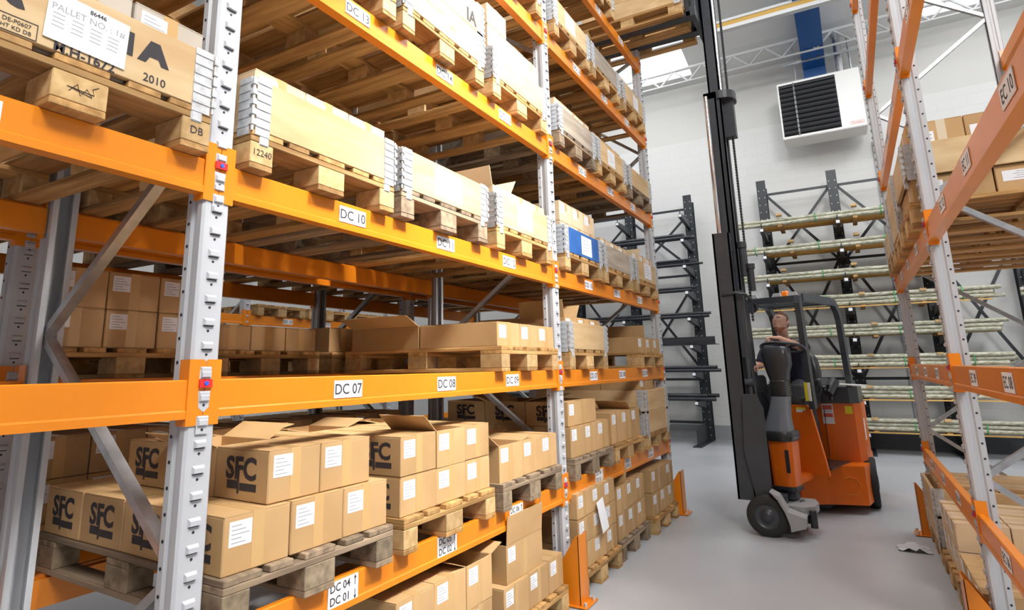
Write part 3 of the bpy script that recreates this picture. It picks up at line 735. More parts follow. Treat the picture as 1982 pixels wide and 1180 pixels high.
# litter on the aisle floor
random.seed(11); b = MB(); n = 7; v = [(i / 6 * .22 - .11 + random.uniform(-.01, .01), j / 6 * .16 - .08 + random.uniform(-.01, .01), .004 + random.uniform(0, .05) * (1 - abs(i - 3) / 4)) for i in range(n) for j in range(n)]
b.add(v, [[i * n + j, (i + 1) * n + j, (i + 1) * n + j + 1, i * n + j + 1] for i in range(n - 1) for j in range(n - 1)], mat('clear_film', (.62, .63, .66), .15), True)
tag(b.build('plastic_scrap', None, (2.0, 5.15, 0)), 'crumpled clear plastic scrap on the aisle floor beside the right rack', 'litter')
# ---------------------------------------------------------------- forked load
FZ = 5.2
pallet(.05, 5.4, FZ, 0, 'pallet lifted high on the forks of the reach truck')
collar(.05, 5.4, FZ + .146, 0, 'pale wooden collar on the lifted pallet, lower', 'pale'); collar(.05, 5.4, FZ + .342, 0, 'pale wooden collar on the lifted pallet, upper', 'pale')
# ---------------------------------------------------------------- roof steel, services, heater
def ztr(y): return 7.69
t = thing('lattice_truss', 'white zigzag lattice beam running along the roof by the rear wall', 'roof truss', (0, 11.5, 7.69))
MB().cyl((-8, 0, 0), (8.8, 0, .09), .035, TRUSS, 10).build('top_chord', t)
MB().cyl((-8, 0, -.30), (8.8, 0, -.21), .022, TRUSS, 8).build('bottom_chord', t)
b = MB(); x = -8.0; up = False
while x < 8.6:
    z0 = (x + 8) / 16.8 * .09; b.bar((x, 0, z0 - (0 if not up else .3)), (x + .3, 0, z0 - (.3 if not up else 0)), .03, .03, TRUSS, (0, 1, 0)); x += .3; up = not up
b.build('lacing', t)
t = thing('crane_rail', 'grey roof rail with an amber strip high above the reach truck', 'roof rail', (0, 10, 7.6))
MB().box(-8, 8.8, .0, .06, .02, .11, AMBER).build('amber_strip', t)
MB().box(-8, 8.8, -.02, .10, -.05, .02, TRUSS).box(-8, 8.8, -.02, .08, .11, .16, TRUSS).build('flange', t)
b = MB(); b.box(1.62, 2.02, 12.2, WY - .01, 6.2, 7.80, BLUEST)
col = tag(b.build('portal_column'), 'blue steel column on the rear wall behind the white heater', 'steel column')
b = MB(); y0, y1 = 12.3, -8
b.add([(1.62, y0, roofz(y0) - .45), (2.02, y0, roofz(y0) - .45), (2.02, y1, roofz(y1) - .45), (1.62, y1, roofz(y1) - .45), (1.62, y0, roofz(y0) - .02), (2.02, y0, roofz(y0) - .02), (2.02, y1, roofz(y1) - .02), (1.62, y1, roofz(y1) - .02)],
      [(0, 1, 2, 3), (7, 6, 5, 4), (0, 4, 5, 1), (1, 5, 6, 2), (2, 6, 7, 3), (3, 7, 4, 0)], BLUEST)
tag(b.build('roof_rafter'), 'blue steel roof rafter rising from the column above the heater', 'steel rafter')
# unit heater
t = thing('unit_heater', 'white warm-air unit heater with black louvres hanging by the rear wall', 'heater', (1.83, 11.85, 5.77))
hw = .70; H = 1.17
b = MB(); b.box(-hw, hw, -.24, .35, 0, H, WHITEP, .012); b.build('casing', t)
b = MB(); x0, x1, z0, z1 = -hw + .03, .30, .05, H - .05
b.box(x0, x1, -.2425, -.2415, z0, z1, HOLE); b.build('outlet', t)
n = 11
for i in range(n):
    zz = z0 + (z1 - z0) * (i + .5) / n
    MB().bar((x0 + .005, -.262, zz), (x1 - .005, -.262, zz), .006, .062, PLAST, (0, .72, .7)).build('louvre', t)
MB().box(-.42, -.39, -.275, -.25, z0, z1, PLAST).build('louvre_link', t)
nb = MB(); 
for a_ in ((.44, .66, .06, .064), (.44, .66, .116, .12)): nb.box(a_[0], a_[1], -.2425, -.241, a_[2], a_[3], REDINK)
for a_ in ((.44, .444), (.656, .66)): nb.box(a_[0], a_[1], -.2425, -.241, .06, .12, REDINK)
o_ = nb.build('name_plate', t); put('lettering', textmesh('Combat', .055, REDINK), o_, (.55, -.2425, .09), RYM)
for xx in (-.35, .45): MB().cyl((xx, 0, H), (xx, 0, 2.2), .008, GALV, 8).build('hanging_rod', t)
MB().box(-.55, .8, -.02, .02, 1.62, 1.66, GALV).build('hanger_rail', t)
MB().cyl((.42, .12, H - .01), (.42, .12, H + .9), .065, GALV, 16).cyl((.42, .12, H + .86), (.42, .12, H + .95), .08, GALV, 16).build('flue_pipe', t)
MB().cyl((.60, .12, H - .01), (.60, .12, H + .8), .02, GALV, 10).build('gas_pipe', t)
b = MB(); b.tube([(2.62, WY - .03, 5.7), (2.60, WY - .03, 3.0), (2.60, WY - .03, .3)], .02, GREY, 8)
tag(b.build('conduit'), 'thin grey conduit running down the rear wall behind the stored poles', 'conduit')
b = MB(); b.tube([(2.78, WY - .03, 5.7), (2.76, WY - .03, .3)], .012, PLAST, 8)
tag(b.build('cable'), 'thin black cable running down the rear wall beside the conduit', 'cable')
# ---------------------------------------------------------------- cantilever racks
CYL = 12.12
def cantilever(name_label, xsC, h, arms, armlen=.95, RAIL=False):
    t = thing('cantilever_rack', name_label, 'cantilever rack', (xsC[0], CYL, 0))
    for xc in xsC:
        x = xc - xsC[0]; b = MB()
        b.box(x - .085, x + .085, -.12, -.108, 0, h, BLACKST); b.box(x - .085, x + .085, .108, .12, 0, h - .12, BLACKST); b.box(x - .006, x + .006, -.108, .108, 0, h - .06, BLACKST)
        for i in range(int((h - .1) / .15)):
            for q in (-.05, .05): b.cyl((x + q, -.1205, .12 + i * .15), (x + q, -.122, .12 + i * .15), .009, PAPER, 6)
        b.build('column', t)
        b = MB(); b.prism([(-.12, .02), (-1.15, .02), (-1.15, .30), (-.12, .42)], 'x', x - .006, x + .006, BLACKST)
        b.box(x - .08, x + .08, -1.2, .12, 0, .02, BLACKST); b.build('base_leg', t)
        for z in arms:
            b = MB(); b.prism([(-.12, z - .13), (-armlen, z - .03), (-armlen, z + .04), (-.12, z + .04)], 'x', x - .035, x + .035, BLACKST)
            b.box(x - .045, x + .045, -.13, -.12, z - .16, z + .08, BLACKST)
            o = b.build('arm', t)
            MB().cyl((x, -armlen + .02, z + .04), (x, -armlen + .02, z + .13), .010, BLACKST, 8).build('end_stop', o)
            MB().box(x - .028, x + .028, -armlen - .003, -armlen, z - .02, z + .03, PAPER).build('arm_tag', o)
    if RAIL: MB().box(.0, xsC[-1] - xsC[0], -.30, -.25, .02, .30, BLACKST).build('base_rail', t)
    for a, c in zip(xsC[:-1], xsC[1:]):
        x0, x1 = a - xsC[0] + .07, c - xsC[0] - .07
        for z in (h - .28, h - 1.72, 1.2, .35):
            MB().bar((x0, -.0, z), (x1, -.0, z), .05, .012, BLACKST, (0, 1, 0)).build('brace', t)
        for za, zb in ((h - .30, h - 1.70), (h - 1.74, 1.24)):
            MB().bar((x0, .012, za), (x1, .012, zb), .05, .012, BLACKST, (0, 1, 0)).build('brace', t)
            MB().bar((x0, .026, zb), (x1, .026, za), .05, .012, BLACKST, (0, 1, 0)).build('brace', t)
    return t
LA = [.77, 1.31, 1.83, 2.36, 2.88, 3.40, 3.93, 4.44]
cantilever('black cantilever rack of dark steel tubes at the rear wall, left of the truck mast', [-.86, -2.16, -3.46], 5.07, LA)
RA = [.30 + .52 * i for i in range(8)]
cantilever('black cantilever rack of wrapped poles at the rear wall behind the truck', [.60, 1.84, 3.10, 4.35, 5.6], 5.13, RA, RAIL=True)
random.seed(3)
ends = [-.47, -.38, -.44, -.43, -.67, -.53, -.55]
for i, z in enumerate(LA[:-1]):
    zz = z + .042; g = 'dark steel tubes on arm level %s' % HN[min(i, 5)] if i < 6 else 'dark steel tubes on the highest loaded arms'
    nr = (2, 2, 1, 2, 2, 3, 2)[i]; cn = (3, 2, 2, 4, 3, 3, 2)[i]; lb = 'dark steel tube on %s level of the left cantilever rack' % (['lowest', 'second', 'third', 'fourth', 'fifth', 'sixth', 'seventh'][i])
    if i == 2:   # angle sections
        b = MB(); b.prism([(-.9 + .0, zz), (-.5, zz), (-.5, zz + .012), (-.888, zz + .012), (-.888, zz + .15), (-.9, zz + .15)], 'x', -5, -.43, DARKST)
        tag(b.build('steel_angle', None, (0, CYL + .35 - .33, 0)), 'dark steel angle bar on the third level of the left cantilever rack', 'steel bar'); continue
    for r in range(nr):
        for c in range(cn):
            rad = (.035, .032, .03, .028, .027, .024, .036)[i]
            y = CYL - .86 + c * rad * 2.1 + rad; z_ = zz + rad + r * rad * 1.82
            y += rad * (r % 2)
            b = MB(); xe = ends[i] - random.uniform(0, .22 if r < nr - 1 else .35)
            b.cyl((-5.0, y, z_), (xe, y, z_), rad, DARKST, 10)
            b.cyl((xe + .0004, y, z_), (xe + .001, y, z_), rad * .8, HOLE, 10)
            tag(b.build('steel_tube'), lb, 'steel tube', g)
POLE = mat('wrapped_pole', (.60, .59, .49), .5, scale=9, stretch=(1.6, 4, 4), col2=(.29, .29, .19), bump=.6, rand=.15)
GOLD = mat('golden_timber', (.74, .46, .14), .6, scale=7, stretch=(.4, 4, 4), col2=(.50, .29, .08), bump=.3, rand=.25)
GSTRAP = mat('green_strap', (.03, .38, .10), .4)
LN8 = ['lowest', 'second', 'third', 'fourth', 'fifth', 'sixth', 'seventh', 'highest']
for i, z in enumerate(RA):
    zb = z + .042; xa, xb = (.14, 3.86) if i in (3, 4, 5, 6) else (.13, 3.9)
    if i >= 5: xb = 3.0 + .3 * (i % 2)
    if i < 2: xa = .1
    # lower bearers across the arms' direction
    bx = [.95, 2.05, 3.0]
    for j, x in enumerate(bx):
        if x > xb - .2: continue
        x += random.uniform(-.12, .12)
        tag(MB().box(x - .035, x + .035, 11.18, 11.95, zb + .0, zb + .035, WOODY).build('timber_bearer'), 'small timber bearer under the poles on the %s right arm level' % LN8[i], 'timber block', 'bearers under %s pole level' % LN8[i])
        tag(MB().box(x - .045, x + .045, 11.14, 11.30, zb + .205, zb + .245, BLOCK).build('timber_bearer'), 'small timber block topping the poles on the %s right arm level' % LN8[i], 'timber block', 'blocks above %s pole level' % LN8[i])
    rad = .034
    for r in range(3 if i < 5 else 2):
        for c in range(2):
            y = 11.22 + c * .072 + .02 * (r % 2); z_ = zb + .037 + rad + r * .066; pts = [(xa + (xb - xa) * k / 14 + (random.uniform(-.08, .08) if k in (0, 14) else 0), y + random.uniform(-.004, .004), z_ + random.uniform(-.003, .003)) for k in range(15)]
            tag(MB().tube(pts, [rad * random.uniform(.88, 1.04) for _ in pts], POLE, 9).build('wrapped_pole'), 'pale wrapped pole on the %s level of the right cantilever rack' % LN8[i], 'pole', 'wrapped poles, %s level' % LN8[i])
    if i >= 5 or i == 3:
        for c in range(6):
            for r in range(1 if c < 3 else 2):
                y = 11.40 + c * .085; z_ = zb + .037 + .032 + r * .062
                tag(MB().cyl((xa + .45 + random.uniform(-.03, .1), y, z_), (xb - random.uniform(0, .1), y, z_), .031, GOLD, 9).build('timber_pole'), 'golden timber pole on the %s level of the right cantilever rack' % LN8[i], 'pole', 'golden timber poles, %s level' % LN8[i])
    else:
        tag(MB().box(xa + .1, xb - .1, 11.16, 11.20, zb + .0, zb + .02, GOLD).build('timber_batten'), 'thin golden batten along the %s pole level of the right cantilever' % LN8[i], 'batten')
    for j, x in enumerate((1.5, 2.5, .45, 3.4)):
        if x > xb - .2 or (j > 1 and i % 2): continue
        hh = zb + .037 + (.07 + .066 if i != 4 else .2)
        pts = [(x, 11.178, zb + .03), (x, 11.37, zb + .03), (x, 11.37, hh), (x, 11.178, hh)]
        tag(MB().tube(pts, .007, GSTRAP, 5, closed=True).build('strap'), 'green strap round the poles on the %s right level' % LN8[i], 'strap', 'green straps, %s level' % LN8[i])
for i in range(5):
    for r in range(2):
        for c in range(2):
            y = 11.22 + c * .072; z_ = RA[i] + .08 + .034 + r * .066; pts = [(4.12 + random.uniform(0, .06) + 1.9 * k / 6, y, z_ + random.uniform(-.003, .003)) for k in range(7)]
            tag(MB().tube(pts, [.034 * random.uniform(.88, 1.04) for _ in pts], POLE, 9).build('wrapped_pole'), 'wrapped pole end at the right picture edge, %s level of the right cantilever' % LN8[i], 'pole', 'pole ends at the right edge, %s level' % LN8[i])
    for x in (4.35, 5.3): tag(MB().box(x - .035, x + .035, 11.18, 11.95, RA[i] + .042, RA[i] + .08, WOODY).build('timber_bearer'), 'timber bearer under the poles at the right picture edge, %s level' % LN8[i], 'timber block', 'right edge bearers, %s level' % LN8[i])
# ---------------------------------------------------------------- reach truck
TA = -.2527; TP = Vector((1.10, 5.50, 0)); TR = Matrix.Rotation(TA, 4, 'Z'); TI = (Matrix.Translation(TP) @ TR).inverted()
trk = thing('reach_truck', 'orange articulated forklift truck with raised black mast in the aisle', 'forklift', tuple(TP), TA)
def L3(p): return TI @ Vector(p)          # world point -> truck space
def rr(w_, d, r, n=5, cx=0, cy=0):
    """rounded rectangle outline"""
    pts = []
    for (sx, sy, a0) in ((1, 1, 0), (-1, 1, 90), (-1, -1, 180), (1, -1, 270)):
        for k in range(n + 1):
            a = math.radians(a0 + 90 * k / n); pts.append((cx + sx * (w_ / 2 - r) + r * math.cos(a), cy + sy * (d / 2 - r) + r * math.sin(a)))
    return pts
def lo(secs, m, name, par, smooth=True):
    """secs: (z, w, d, r, cx, cy)"""
    b = MB(); b.loft([[(x, y, s[0]) for x, y in rr(s[1], s[2], s[3], 5, s[4], s[5])] for s in secs], m, smooth); return b.build(name, par)
CXT = -.18
# chassis (lower body) with a chamfered corner
b = MB(); b.prism([(-.56, .56), (-.10, .60), (.10, .80), (.40, .98), (.38, 1.25), (.31, 1.62), (.16, 2.30), (-.56, 2.30)], 'z', .09, .46, TRUCKO); ch = b.build('chassis', trk)
MB().box(-.5, .08, .8, 2.1, .05, .09, MAST).build('belly', trk)
# arc line pressed in the side skirt
p0, p1 = Vector((.10, .80, 0)), Vector((.40, .98, 0)); dd = (p1 - p0).normalized(); nn = Vector((dd.y, -dd.x, 0))
b = MB(); pts = [p0 + dd * .20 + dd * .085 * math.cos(a) + nn * .0015 + Vector((0, 0, .27 + .085 * math.sin(a))) for a in [math.radians(v) for v in range(-120, 131, 10)]]
b.tube(pts, .004, ORANGE, 6); b.build('wheel_arch_rib', trk)
# front leg shield
b = MB(); b.prism([(-.56, .40), (.205, .40), (.185, .56), (.105, 1.04), (.075, 1.07), (-.56, 1.07)], 'y', .53, .57, TRUCKO); b.build('front_shield', trk)
MB().box(-.03, .06, .5275, .5295, 1.0, 1.05, PAPER).box(-.03, .06, .526, .5275, 1.03, 1.05, YELL).build('sticker', trk)
b = MB()
for p in ((.05, 1.0), (.13, .62)): b.cyl((p[0], .53, p[1]), (p[0], .522, p[1]), .02, TRUCKO, 12)
b.build('shield_bolt', trk)
MB().box(-.56, -.5, .57, 1.2, .46, 1.0, TRUCKO).build('side_panel', trk)
MB().box(-.5, .22, .58, 1.22, .455, .47, PLAST).build('step_mat', trk)
# rear body, counterweight cap
b = MB(); b.prism([(-.54, 1.24), (.02, 1.22), (.30, 1.27), (.355, 1.33), (.30, 1.7), (.16, 2.24), (-.54, 2.24)], 'z', .46, 1.06, TRUCKO); b.build('battery_body', trk)
b = MB(); b.prism([(-.55, 1.20), (.02, 1.18), (.28, 1.23), (.345, 1.32), (.29, 1.7), (.15, 2.25), (-.55, 2.25)], 'z', 1.06, 1.23, PLAST); b.build('rear_cap', trk)
b = MB(); a0, a1 = Vector((.02, 1.22, 0)), Vector((.30, 1.27, 0)); d2 = (a1 - a0).normalized(); n2 = Vector((d2.y, -d2.x, 0))
def onface(s0, s1, z0, z1, off, m, nm):
    q = MB(); v = []
    for o_ in (.0002, off):
        for s_, z_ in ((s0, z0), (s1, z0), (s1, z1), (s0, z1)): v.append(a0 + d2 * s_ + n2 * o_ + Vector((0, 0, z_)))
    q.add(v, [(0, 1, 2, 3), (4, 5, 6, 7), (0, 1, 5, 4), (2, 3, 7, 6), (1, 2, 6, 5), (0, 3, 7, 4)], m); return q.build(nm, trk)
onface(-.02, .09, .84, 1.05, .0015, PAPER, 'warning_sticker'); onface(-.01, .08, .99, 1.035, .002, REDINK, 'warning_print'); onface(-.01, .08, .91, .95, .002, REDINK, 'warning_print'); onface(-.005, .075, .97, .975, .002, PRINT, 'warning_print')
onface(.20, .27, .95, 1.03, .0015, YELL, 'yellow_sticker')
b = MB(); b.bar((.349, 1.37, .79), (.337, 1.45, .79), .003, .22, PAPER); b.build('side_sticker', trk)
b = MB(); b.bar((.02, 1.22, .5), (.025, 1.217, 1.0), .004, .006, HOLE); b.build('panel_gap', trk)
# rear drive wheel
def wheel(name, par, c, ax, r, w_, rim=.62):
    t = MB(); c = Vector(c); ax = Vector(ax).normalized(); a = ax.orthogonal().normalized(); bb = ax.cross(a); n = 36
    prof = [(-w_ / 2, r * rim), (-w_ / 2, r * .94), (-w_ / 2 + .012, r), (w_ / 2 - .012, r), (w_ / 2, r * .94), (w_ / 2, r * rim)]
    rings = [[c + ax * h + (a * math.cos(2 * PI * k / n) + bb * math.sin(2 * PI * k / n)) * q for k in range(n)] for h, q in prof]
    t.loft(rings, RUBBER, True, False); o = t.build(name, par)
    h = MB(); prof = [(-w_ / 2, r * rim), (-w_ / 2 + .012, r * rim * .94), (-w_ / 2 + .02, r * .3), (-w_ / 2 - .006, r * .26), (-w_ / 2 - .008, .001)]
    for q in (1, -1):
        h.loft([[c + ax * hh * q + (a * math.cos(2 * PI * k / n) + bb * math.sin(2 * PI * k / n)) * g for k in range(n)] for hh, g in prof], MAST, True, False)
    h.build('hub', o); return o
wheel('rear_wheel', trk, (.335, 1.42, .25), (.97, .25, 0), .25, .11); wheel('rear_wheel', trk, (-.58, 1.42, .235), (1, 0, 0), .235, .14)
# pivot drum, skirt, column, console
lo([(.375, .20, .24, .05, .0, .0), (.79, .22, .25, .05, .0, .0)], TRUCKO, 'pivot_drum', trk)
MB().box(.05, .08, -.135, -.121, .50, .70, HOLE).build('drum_slot', trk)
lo([(.26, .16, .18, .04, .0, 0), (.33, .16, .18, .04, 0, 0), (.335, .22, .24, .05, .0, 0), (.375, .22, .24, .05, .0, 0)], MAST, 'pivot_bearing', trk)
b = MB(); b.tube([(.0, -.12, .25), (.05, -.16, .23), (.10, -.10, .22), (.12, 0, .24)], .02, PLAST, 8); b.build('hydraulic_hose', trk)
MB().box(-.06, .05, .1, .56, .36, .42, TRUCKO).build('neck_link', trk)
lo([(.775, .26, .30, .08, -.015, 0), (.79, .28, .32, .08, -.015, 0), (.85, .28, .32, .08, -.015, 0), (.865, .26, .30, .08, -.015, 0)], PLAST, 'skirt', trk)
DG = mat('grey_moulding', (.15, .17, .195), .22, coat=.3)
lo([(.865, .235, .27, .07, -.025, 0), (.90, .225, .25, .06, -.025, 0), (.98, .185, .22, .05, -.015, 0.01), (1.08, .155, .21, .04, -.0, .03), (1.18, .14, .20, .035, .01, .05)], DG, 'column_cover', trk)
bl = []
for k in range(13): bl.append((1.18 + k * .0125, .13 + (.032 if k % 2 else 0), .16 + (.03 if k % 2 else 0), .03, .01, .06))
lo(bl, PLAST, 'bellows', trk)
lo([(1.33, .16, .16, .04, .01, .07), (1.40, .19, .17, .05, .0, .08), (1.48, .235, .18, .05, .0, .09), (1.58, .25, .18, .05, -.01, .10), (1.635, .24, .17, .05, -.01, .11), (1.655, .20, .13, .04, -.01, .11)], PLAST, 'console', trk)
# steering wheel
cw = Vector((.0, .27, 1.645)); b = MB(); R2 = Matrix.Rotation(math.radians(-14), 3, 'X')
b.tube([cw + R2 @ Vector((.20 * math.cos(2 * PI * k / 28), .20 * math.sin(2 * PI * k / 28), 0)) for k in range(28)], .0145, PLAST, 8, closed=True); sw = b.build('steering_wheel', trk)
b = MB()
for a in (90, 210, 330): b.cyl(cw, cw + R2 @ Vector((.19 * math.cos(math.radians(a)), .19 * math.sin(math.radians(a)), 0)), .014, PLAST, 8)
b.cyl(cw + Vector((0, 0, -.05)), cw + Vector((0, 0, .012)), .045, PLAST, 14); b.cyl(cw + Vector((0, -.05, -.16)), cw, .03, PLAST, 10); b.build('spoke', sw)
# seat
lo([(1.03, .46, .46, .08, CXT, .86), (1.12, .50, .50, .10, CXT, .86), (1.15, .47, .47, .10, CXT, .86)], PLAST, 'seat_cushion', trk)
lo([(.47, .34, .36, .03, CXT, 1.0), (1.03, .34, .40, .03, CXT, .92)], MAST, 'seat_base', trk)
rings = []
for z_, w_, y_ in ((1.10, .44, 1.08), (1.2, .50, 1.10), (1.4, .50, 1.13), (1.54, .44, 1.15), (1.60, .34, 1.16), (1.62, .2, 1.165)):
    rings.append([(x, y, z_) for x, y in rr(w_, .11 if z_ < 1.6 else .06, .05 if z_ < 1.6 else .02, 4, CXT, y_)])
b = MB(); b.loft(rings, PLAST); b.build('backrest', trk)
lo([(1.26, .07, .30, .03, .15, .84), (1.31, .08, .32, .035, .15, .84), (1.33, .06, .28, .03, .15, .84)], PLAST, 'armrest', trk)
b = MB(); b.tube([(.15, 1.0, 1.28), (.16, 1.06, 1.2), (.14, 1.1, 1.1)], .02, PLAST, 8); b.build('armrest_arm', trk)
b = MB(); b.cyl((.15, .98, 1.17), (.20, 1.10, 1.30), .05, PLAST, 14); b.build('document_tube', trk)
b = MB(); b.box(.08, .36, 1.14, 1.40, 1.262, 1.272, WHITEP, mtx=Matrix.Rotation(math.radians(3), 4, 'Y')); b.build('clipboard', trk)
# joystick block
lo([(1.18, .14, .36, .03, -.41, .52), (1.34, .13, .34, .03, -.41, .52), (1.37, .10, .30, .03, -.41, .52)], PLAST, 'control_block', trk)
MB().cyl((-.435, .435, 1.36), (-.43, .43, 1.43), .012, PLAST, 8).cyl((-.43, .43, 1.42), (-.43, .43, 1.445), .02, PLAST, 10).build('joystick', trk)
# overhead guard
def pillar(pts, name, w_=.055, d=.08):
    b = MB(); n = len(pts); rings = []
    for i, p in enumerate(pts):
        p = Vector(p); dr = (Vector(pts[min(i + 1, n - 1)]) - Vector(pts[max(i - 1, 0)])).normalized(); sx = Vector((1, 0, 0)); sy = dr.cross(sx).normalized()
        rings.append([p + sx * a * w_ / 2 + sy * c * d / 2 for a, c in ((-1, -1), (1, -1), (1, 1), (-1, 1))])
    b.loft(rings, MAST, False); return b.build(name, trk)
GZ = 2.16
arc = lambda y0, y1, z0, r: None
def gside(x, x2):
    pts = [(x, .50, 1.04), (x, .47, 1.5), (x, .44, GZ - .06), (x, .45, GZ - .02), (x, .50, GZ)]
    pillar(pts, 'guard_front_pillar')
    pts = [(x + (x2 - x) * .1, .50, GZ), ((x * .3 + x2 * .7), 1.16, GZ), (x2 - .005, 1.28, GZ - .02), (x2, 1.36, GZ - .09), (x2 + .005, 1.40, GZ - .2), (x2 + .01, 1.46, 1.23)]
    pillar(pts, 'guard_rear_pillar')
gside(.145, .235); gside(-.40, -.46)
b = MB(); b.box(-.42, .16, .43, .50, GZ - .045, GZ + .02, MAST); b.build('guard_front_bar', trk)
b = MB()
for k in range(6):
    xx = -.33 + k * .085; b.box(xx - .012, xx + .012, .5, 1.2, GZ - .03, GZ + .012, MAST)
b.build('guard_roof_bars', trk); MB().box(-.46, .23, 1.17, 1.24, GZ - .04, GZ + .015, MAST).build('guard_rear_bar', trk)
b = MB()
for xx in (-.30, -.06, .10):
    b.prism([(xx - .05, GZ + .02), (xx + .05, GZ + .02), (xx + .03, GZ + .06), (xx - .03, GZ + .06)], 'y', .44, .47, GREY)
b.build('guard_bracket', trk)
lo([(GZ + .02, .085, .085, .02, -.02, .60), (GZ + .075, .075, .075, .02, -.02, .60), (GZ + .09, .05, .05, .02, -.02, .60)], mat('beacon_orange', (.95, .22, .01), .25, coat=.5), 'beacon', trk)
b = MB(); c0 = (-.30, .40, GZ - .06); b.cyl((-.30, .44, GZ - .07), (-.30, .36, GZ - .08), .05, PLAST, 16, .062); wl = b.build('work_light', trk)
MB().cyl((-.30, .36, GZ - .08), (-.30, .352, GZ - .081), .058, CHROME, 16).build('light_lens', wl)
MB().box(.118, .174, .392, .40, 1.12, 1.30, YELL).build('pillar_sticker', trk)
MB().box(.15, .174, .388, .392, 1.12, 1.30, PAPER).build('pillar_sticker', trk)
# ---- mast unit (turned towards the left rack); built in world space, moved into truck space
def wb(b, name, par=trk):
    b.v = [tuple(L3(v)) for v in b.v]; return b.build(name, par)
def chan(x0, x1, y0, y1, z0, z1, open_to, m=MAST, t=.018):
    b = MB(); b.box(x0, x1, y0 if open_to > 0 else y1 - t, y0 + t if open_to > 0 else y1, z0, z1, m)
    b.box(x0, x0 + t, y0, y1, z0, z1, m); b.box(x1 - t, x1, y0, y1, z0, z1, m); return b
for ys, op in (((5.16, 5.25), 1), ((5.69, 5.78), -1)):
    wb(chan(.70, .86, ys[0], ys[1], .27, 2.78, op), 'outer_mast_channel')
for ys, op in (((5.26, 5.33), 1), ((5.61, 5.68), -1)):
    wb(chan(.735, .86, ys[0], ys[1], .4, 4.33, op), 'middle_mast_channel')
for ys, op in (((5.33, 5.40), 1), ((5.54, 5.61), -1)):
    wb(chan(.78, .90, ys[0], ys[1], 1.0, 6.55, op), 'inner_mast_channel')
wb(MB().box(.70, .715, 5.25, 5.69, .3, .62, MAST), 'mast_cross_plate'); wb(MB().box(.845, .865, 5.25, 5.69, 1.6, 1.72, MAST).box(.845, .865, 5.25, 5.69, 2.6, 2.74, MAST), 'mast_cross_member')
wb(MB().box(.735, .86, 5.26, 5.68, 4.26, 4.33, MAST), 'middle_cross_member')
b = MB(); b.loft([[(x, y, z_) for x, y in rr(.30, .34, .14, 6, .88, 5.48)] for z_ in (4.27, 4.36)], MAST, False); wb(b, 'mast_head')
wb(MB().box(.86, 1.0, 5.42, 5.54, 3.86, 4.27, MAST), 'mast_head_bracket')
for y_ in (5.21, 5.73):
    wb(MB().cyl((.765, y_, .6), (.765, y_, 2.7), .036, MAST, 14), 'lift_cylinder'); wb(MB().cyl((.765, y_, 2.7), (.765, y_, 4.27), .021, CHROME, 14), 'lift_rod')
    wb(MB().box(.72, .84, y_ - .04, y_ + .04, 2.18, 2.3, MAST).box(.72, .84, y_ - .04, y_ + .04, 2.56, 2.72, MAST), 'cylinder_clamp')
wb(MB().cyl((.905, 5.36, 4.36), (.905, 5.36, 6.4), .014, CHROME, 10), 'free_lift_rod')
wb(MB().cyl((.87, 5.50, .8), (.87, 5.50, 2.35), .045, MAST, 14), 'free_lift_cylinder')
wb(MB().cyl((.94, 5.36, 2.35), (.94, 5.36, 2.68), .032, MAST, 12).cyl((.94, 5.36, 2.64), (.94, 5.36, 2.7), .046, MAST, 12), 'hydraulic_port')
wb(MB().cyl((1.0, 5.36, 2.2), (1.0, 5.36, 2.44), .03, MAST, 12).cyl((1.0, 5.36, 2.42), (1.0, 5.36, 2.47), .042, MAST, 12), 'hydraulic_port')
for (xa, za, xb_, zb_) in ((.955, 4.2, .955, 1.9), (.965, 6.4, .955, 4.36)):
    b = MB(); n = int(abs(za - zb_) / .03)
    for k in range(n):
        z_ = za + (zb_ - za) * k / n; x_ = xa + (xb_ - xa) * k / n
        b.box(x_ - .011, x_ + .011, 5.475, 5.505, z_ - .012, z_ + .006, MAST); b.box(x_ - .006, x_ + .006, 5.47, 5.51, z_ - .02, z_ + .0, DARKST)
    wb(b, 'lift_chain')
wb(MB().tube([(.89, 5.40, 2.1), (.89, 5.40, 1.6), (.92, 5.36, 1.2), (.97, 5.33, .95), (.95, 5.32, .8)], .018, PLAST, 8), 'hose'); wb(MB().tube([(.87, 5.36, 2.0), (.87, 5.35, 1.5), (.88, 5.33, 1.25)], .022, PLAST, 8), 'hose')
wb(MB().tube([(.74, 5.15, 2.16), (.86, 5.14, 2.17), (.95, 5.15, 2.15), (.99, 5.2, 2.10)], .016, PLAST, 8), 'hose_guard'); wb(MB().box(.86, .92, 5.2, 5.3, 1.55, 2.2, MAST), 'hose_housing')
wb(MB().cyl((.86, 5.2, 1.32), (.93, 5.2, 1.32), .035, MAST, 12).cyl((.895, 5.22, .95), (.895, 5.22, 2.0), .022, MAST, 12), 'tilt_link')
b = MB(); pg = [(.832, 1.215), (.944, 1.216), (1.0, 1.086), (1.0, .45), (.985, .31), (.865, .30), (.80, .71)]
b.prism(pg, 'y', 5.12, 5.155, MAST); wb(b, 'mast_support_plate'); b = MB(); b.prism(pg, 'y', 5.78, 5.815, MAST); wb(b, 'mast_support_plate')
b = MB(); b.box(.80, 1.10, 5.2, 5.75, .16, .32, MAST); wb(b, 'axle_beam')
wb(MB().cyl((.72, 5.3, .50), (.80, 5.3, .5), .03, CHROME, 12).cyl((.74, 5.3, .40), (.84, 5.3, .40), .03, CHROME, 12), 'tilt_pin')
wb(MB().box(.76, .86, 5.28, 5.6, .30, .60, TRUCKO), 'tilt_bracket')
ww = []
for y_ in (5.09, 5.83):
    b = MB(); o = wheel('front_wheel', trk, tuple(L3((.95, y_, .172))), tuple((TI.to_3x3() @ Vector((0, 1, 0)))), .172, .13, .62)
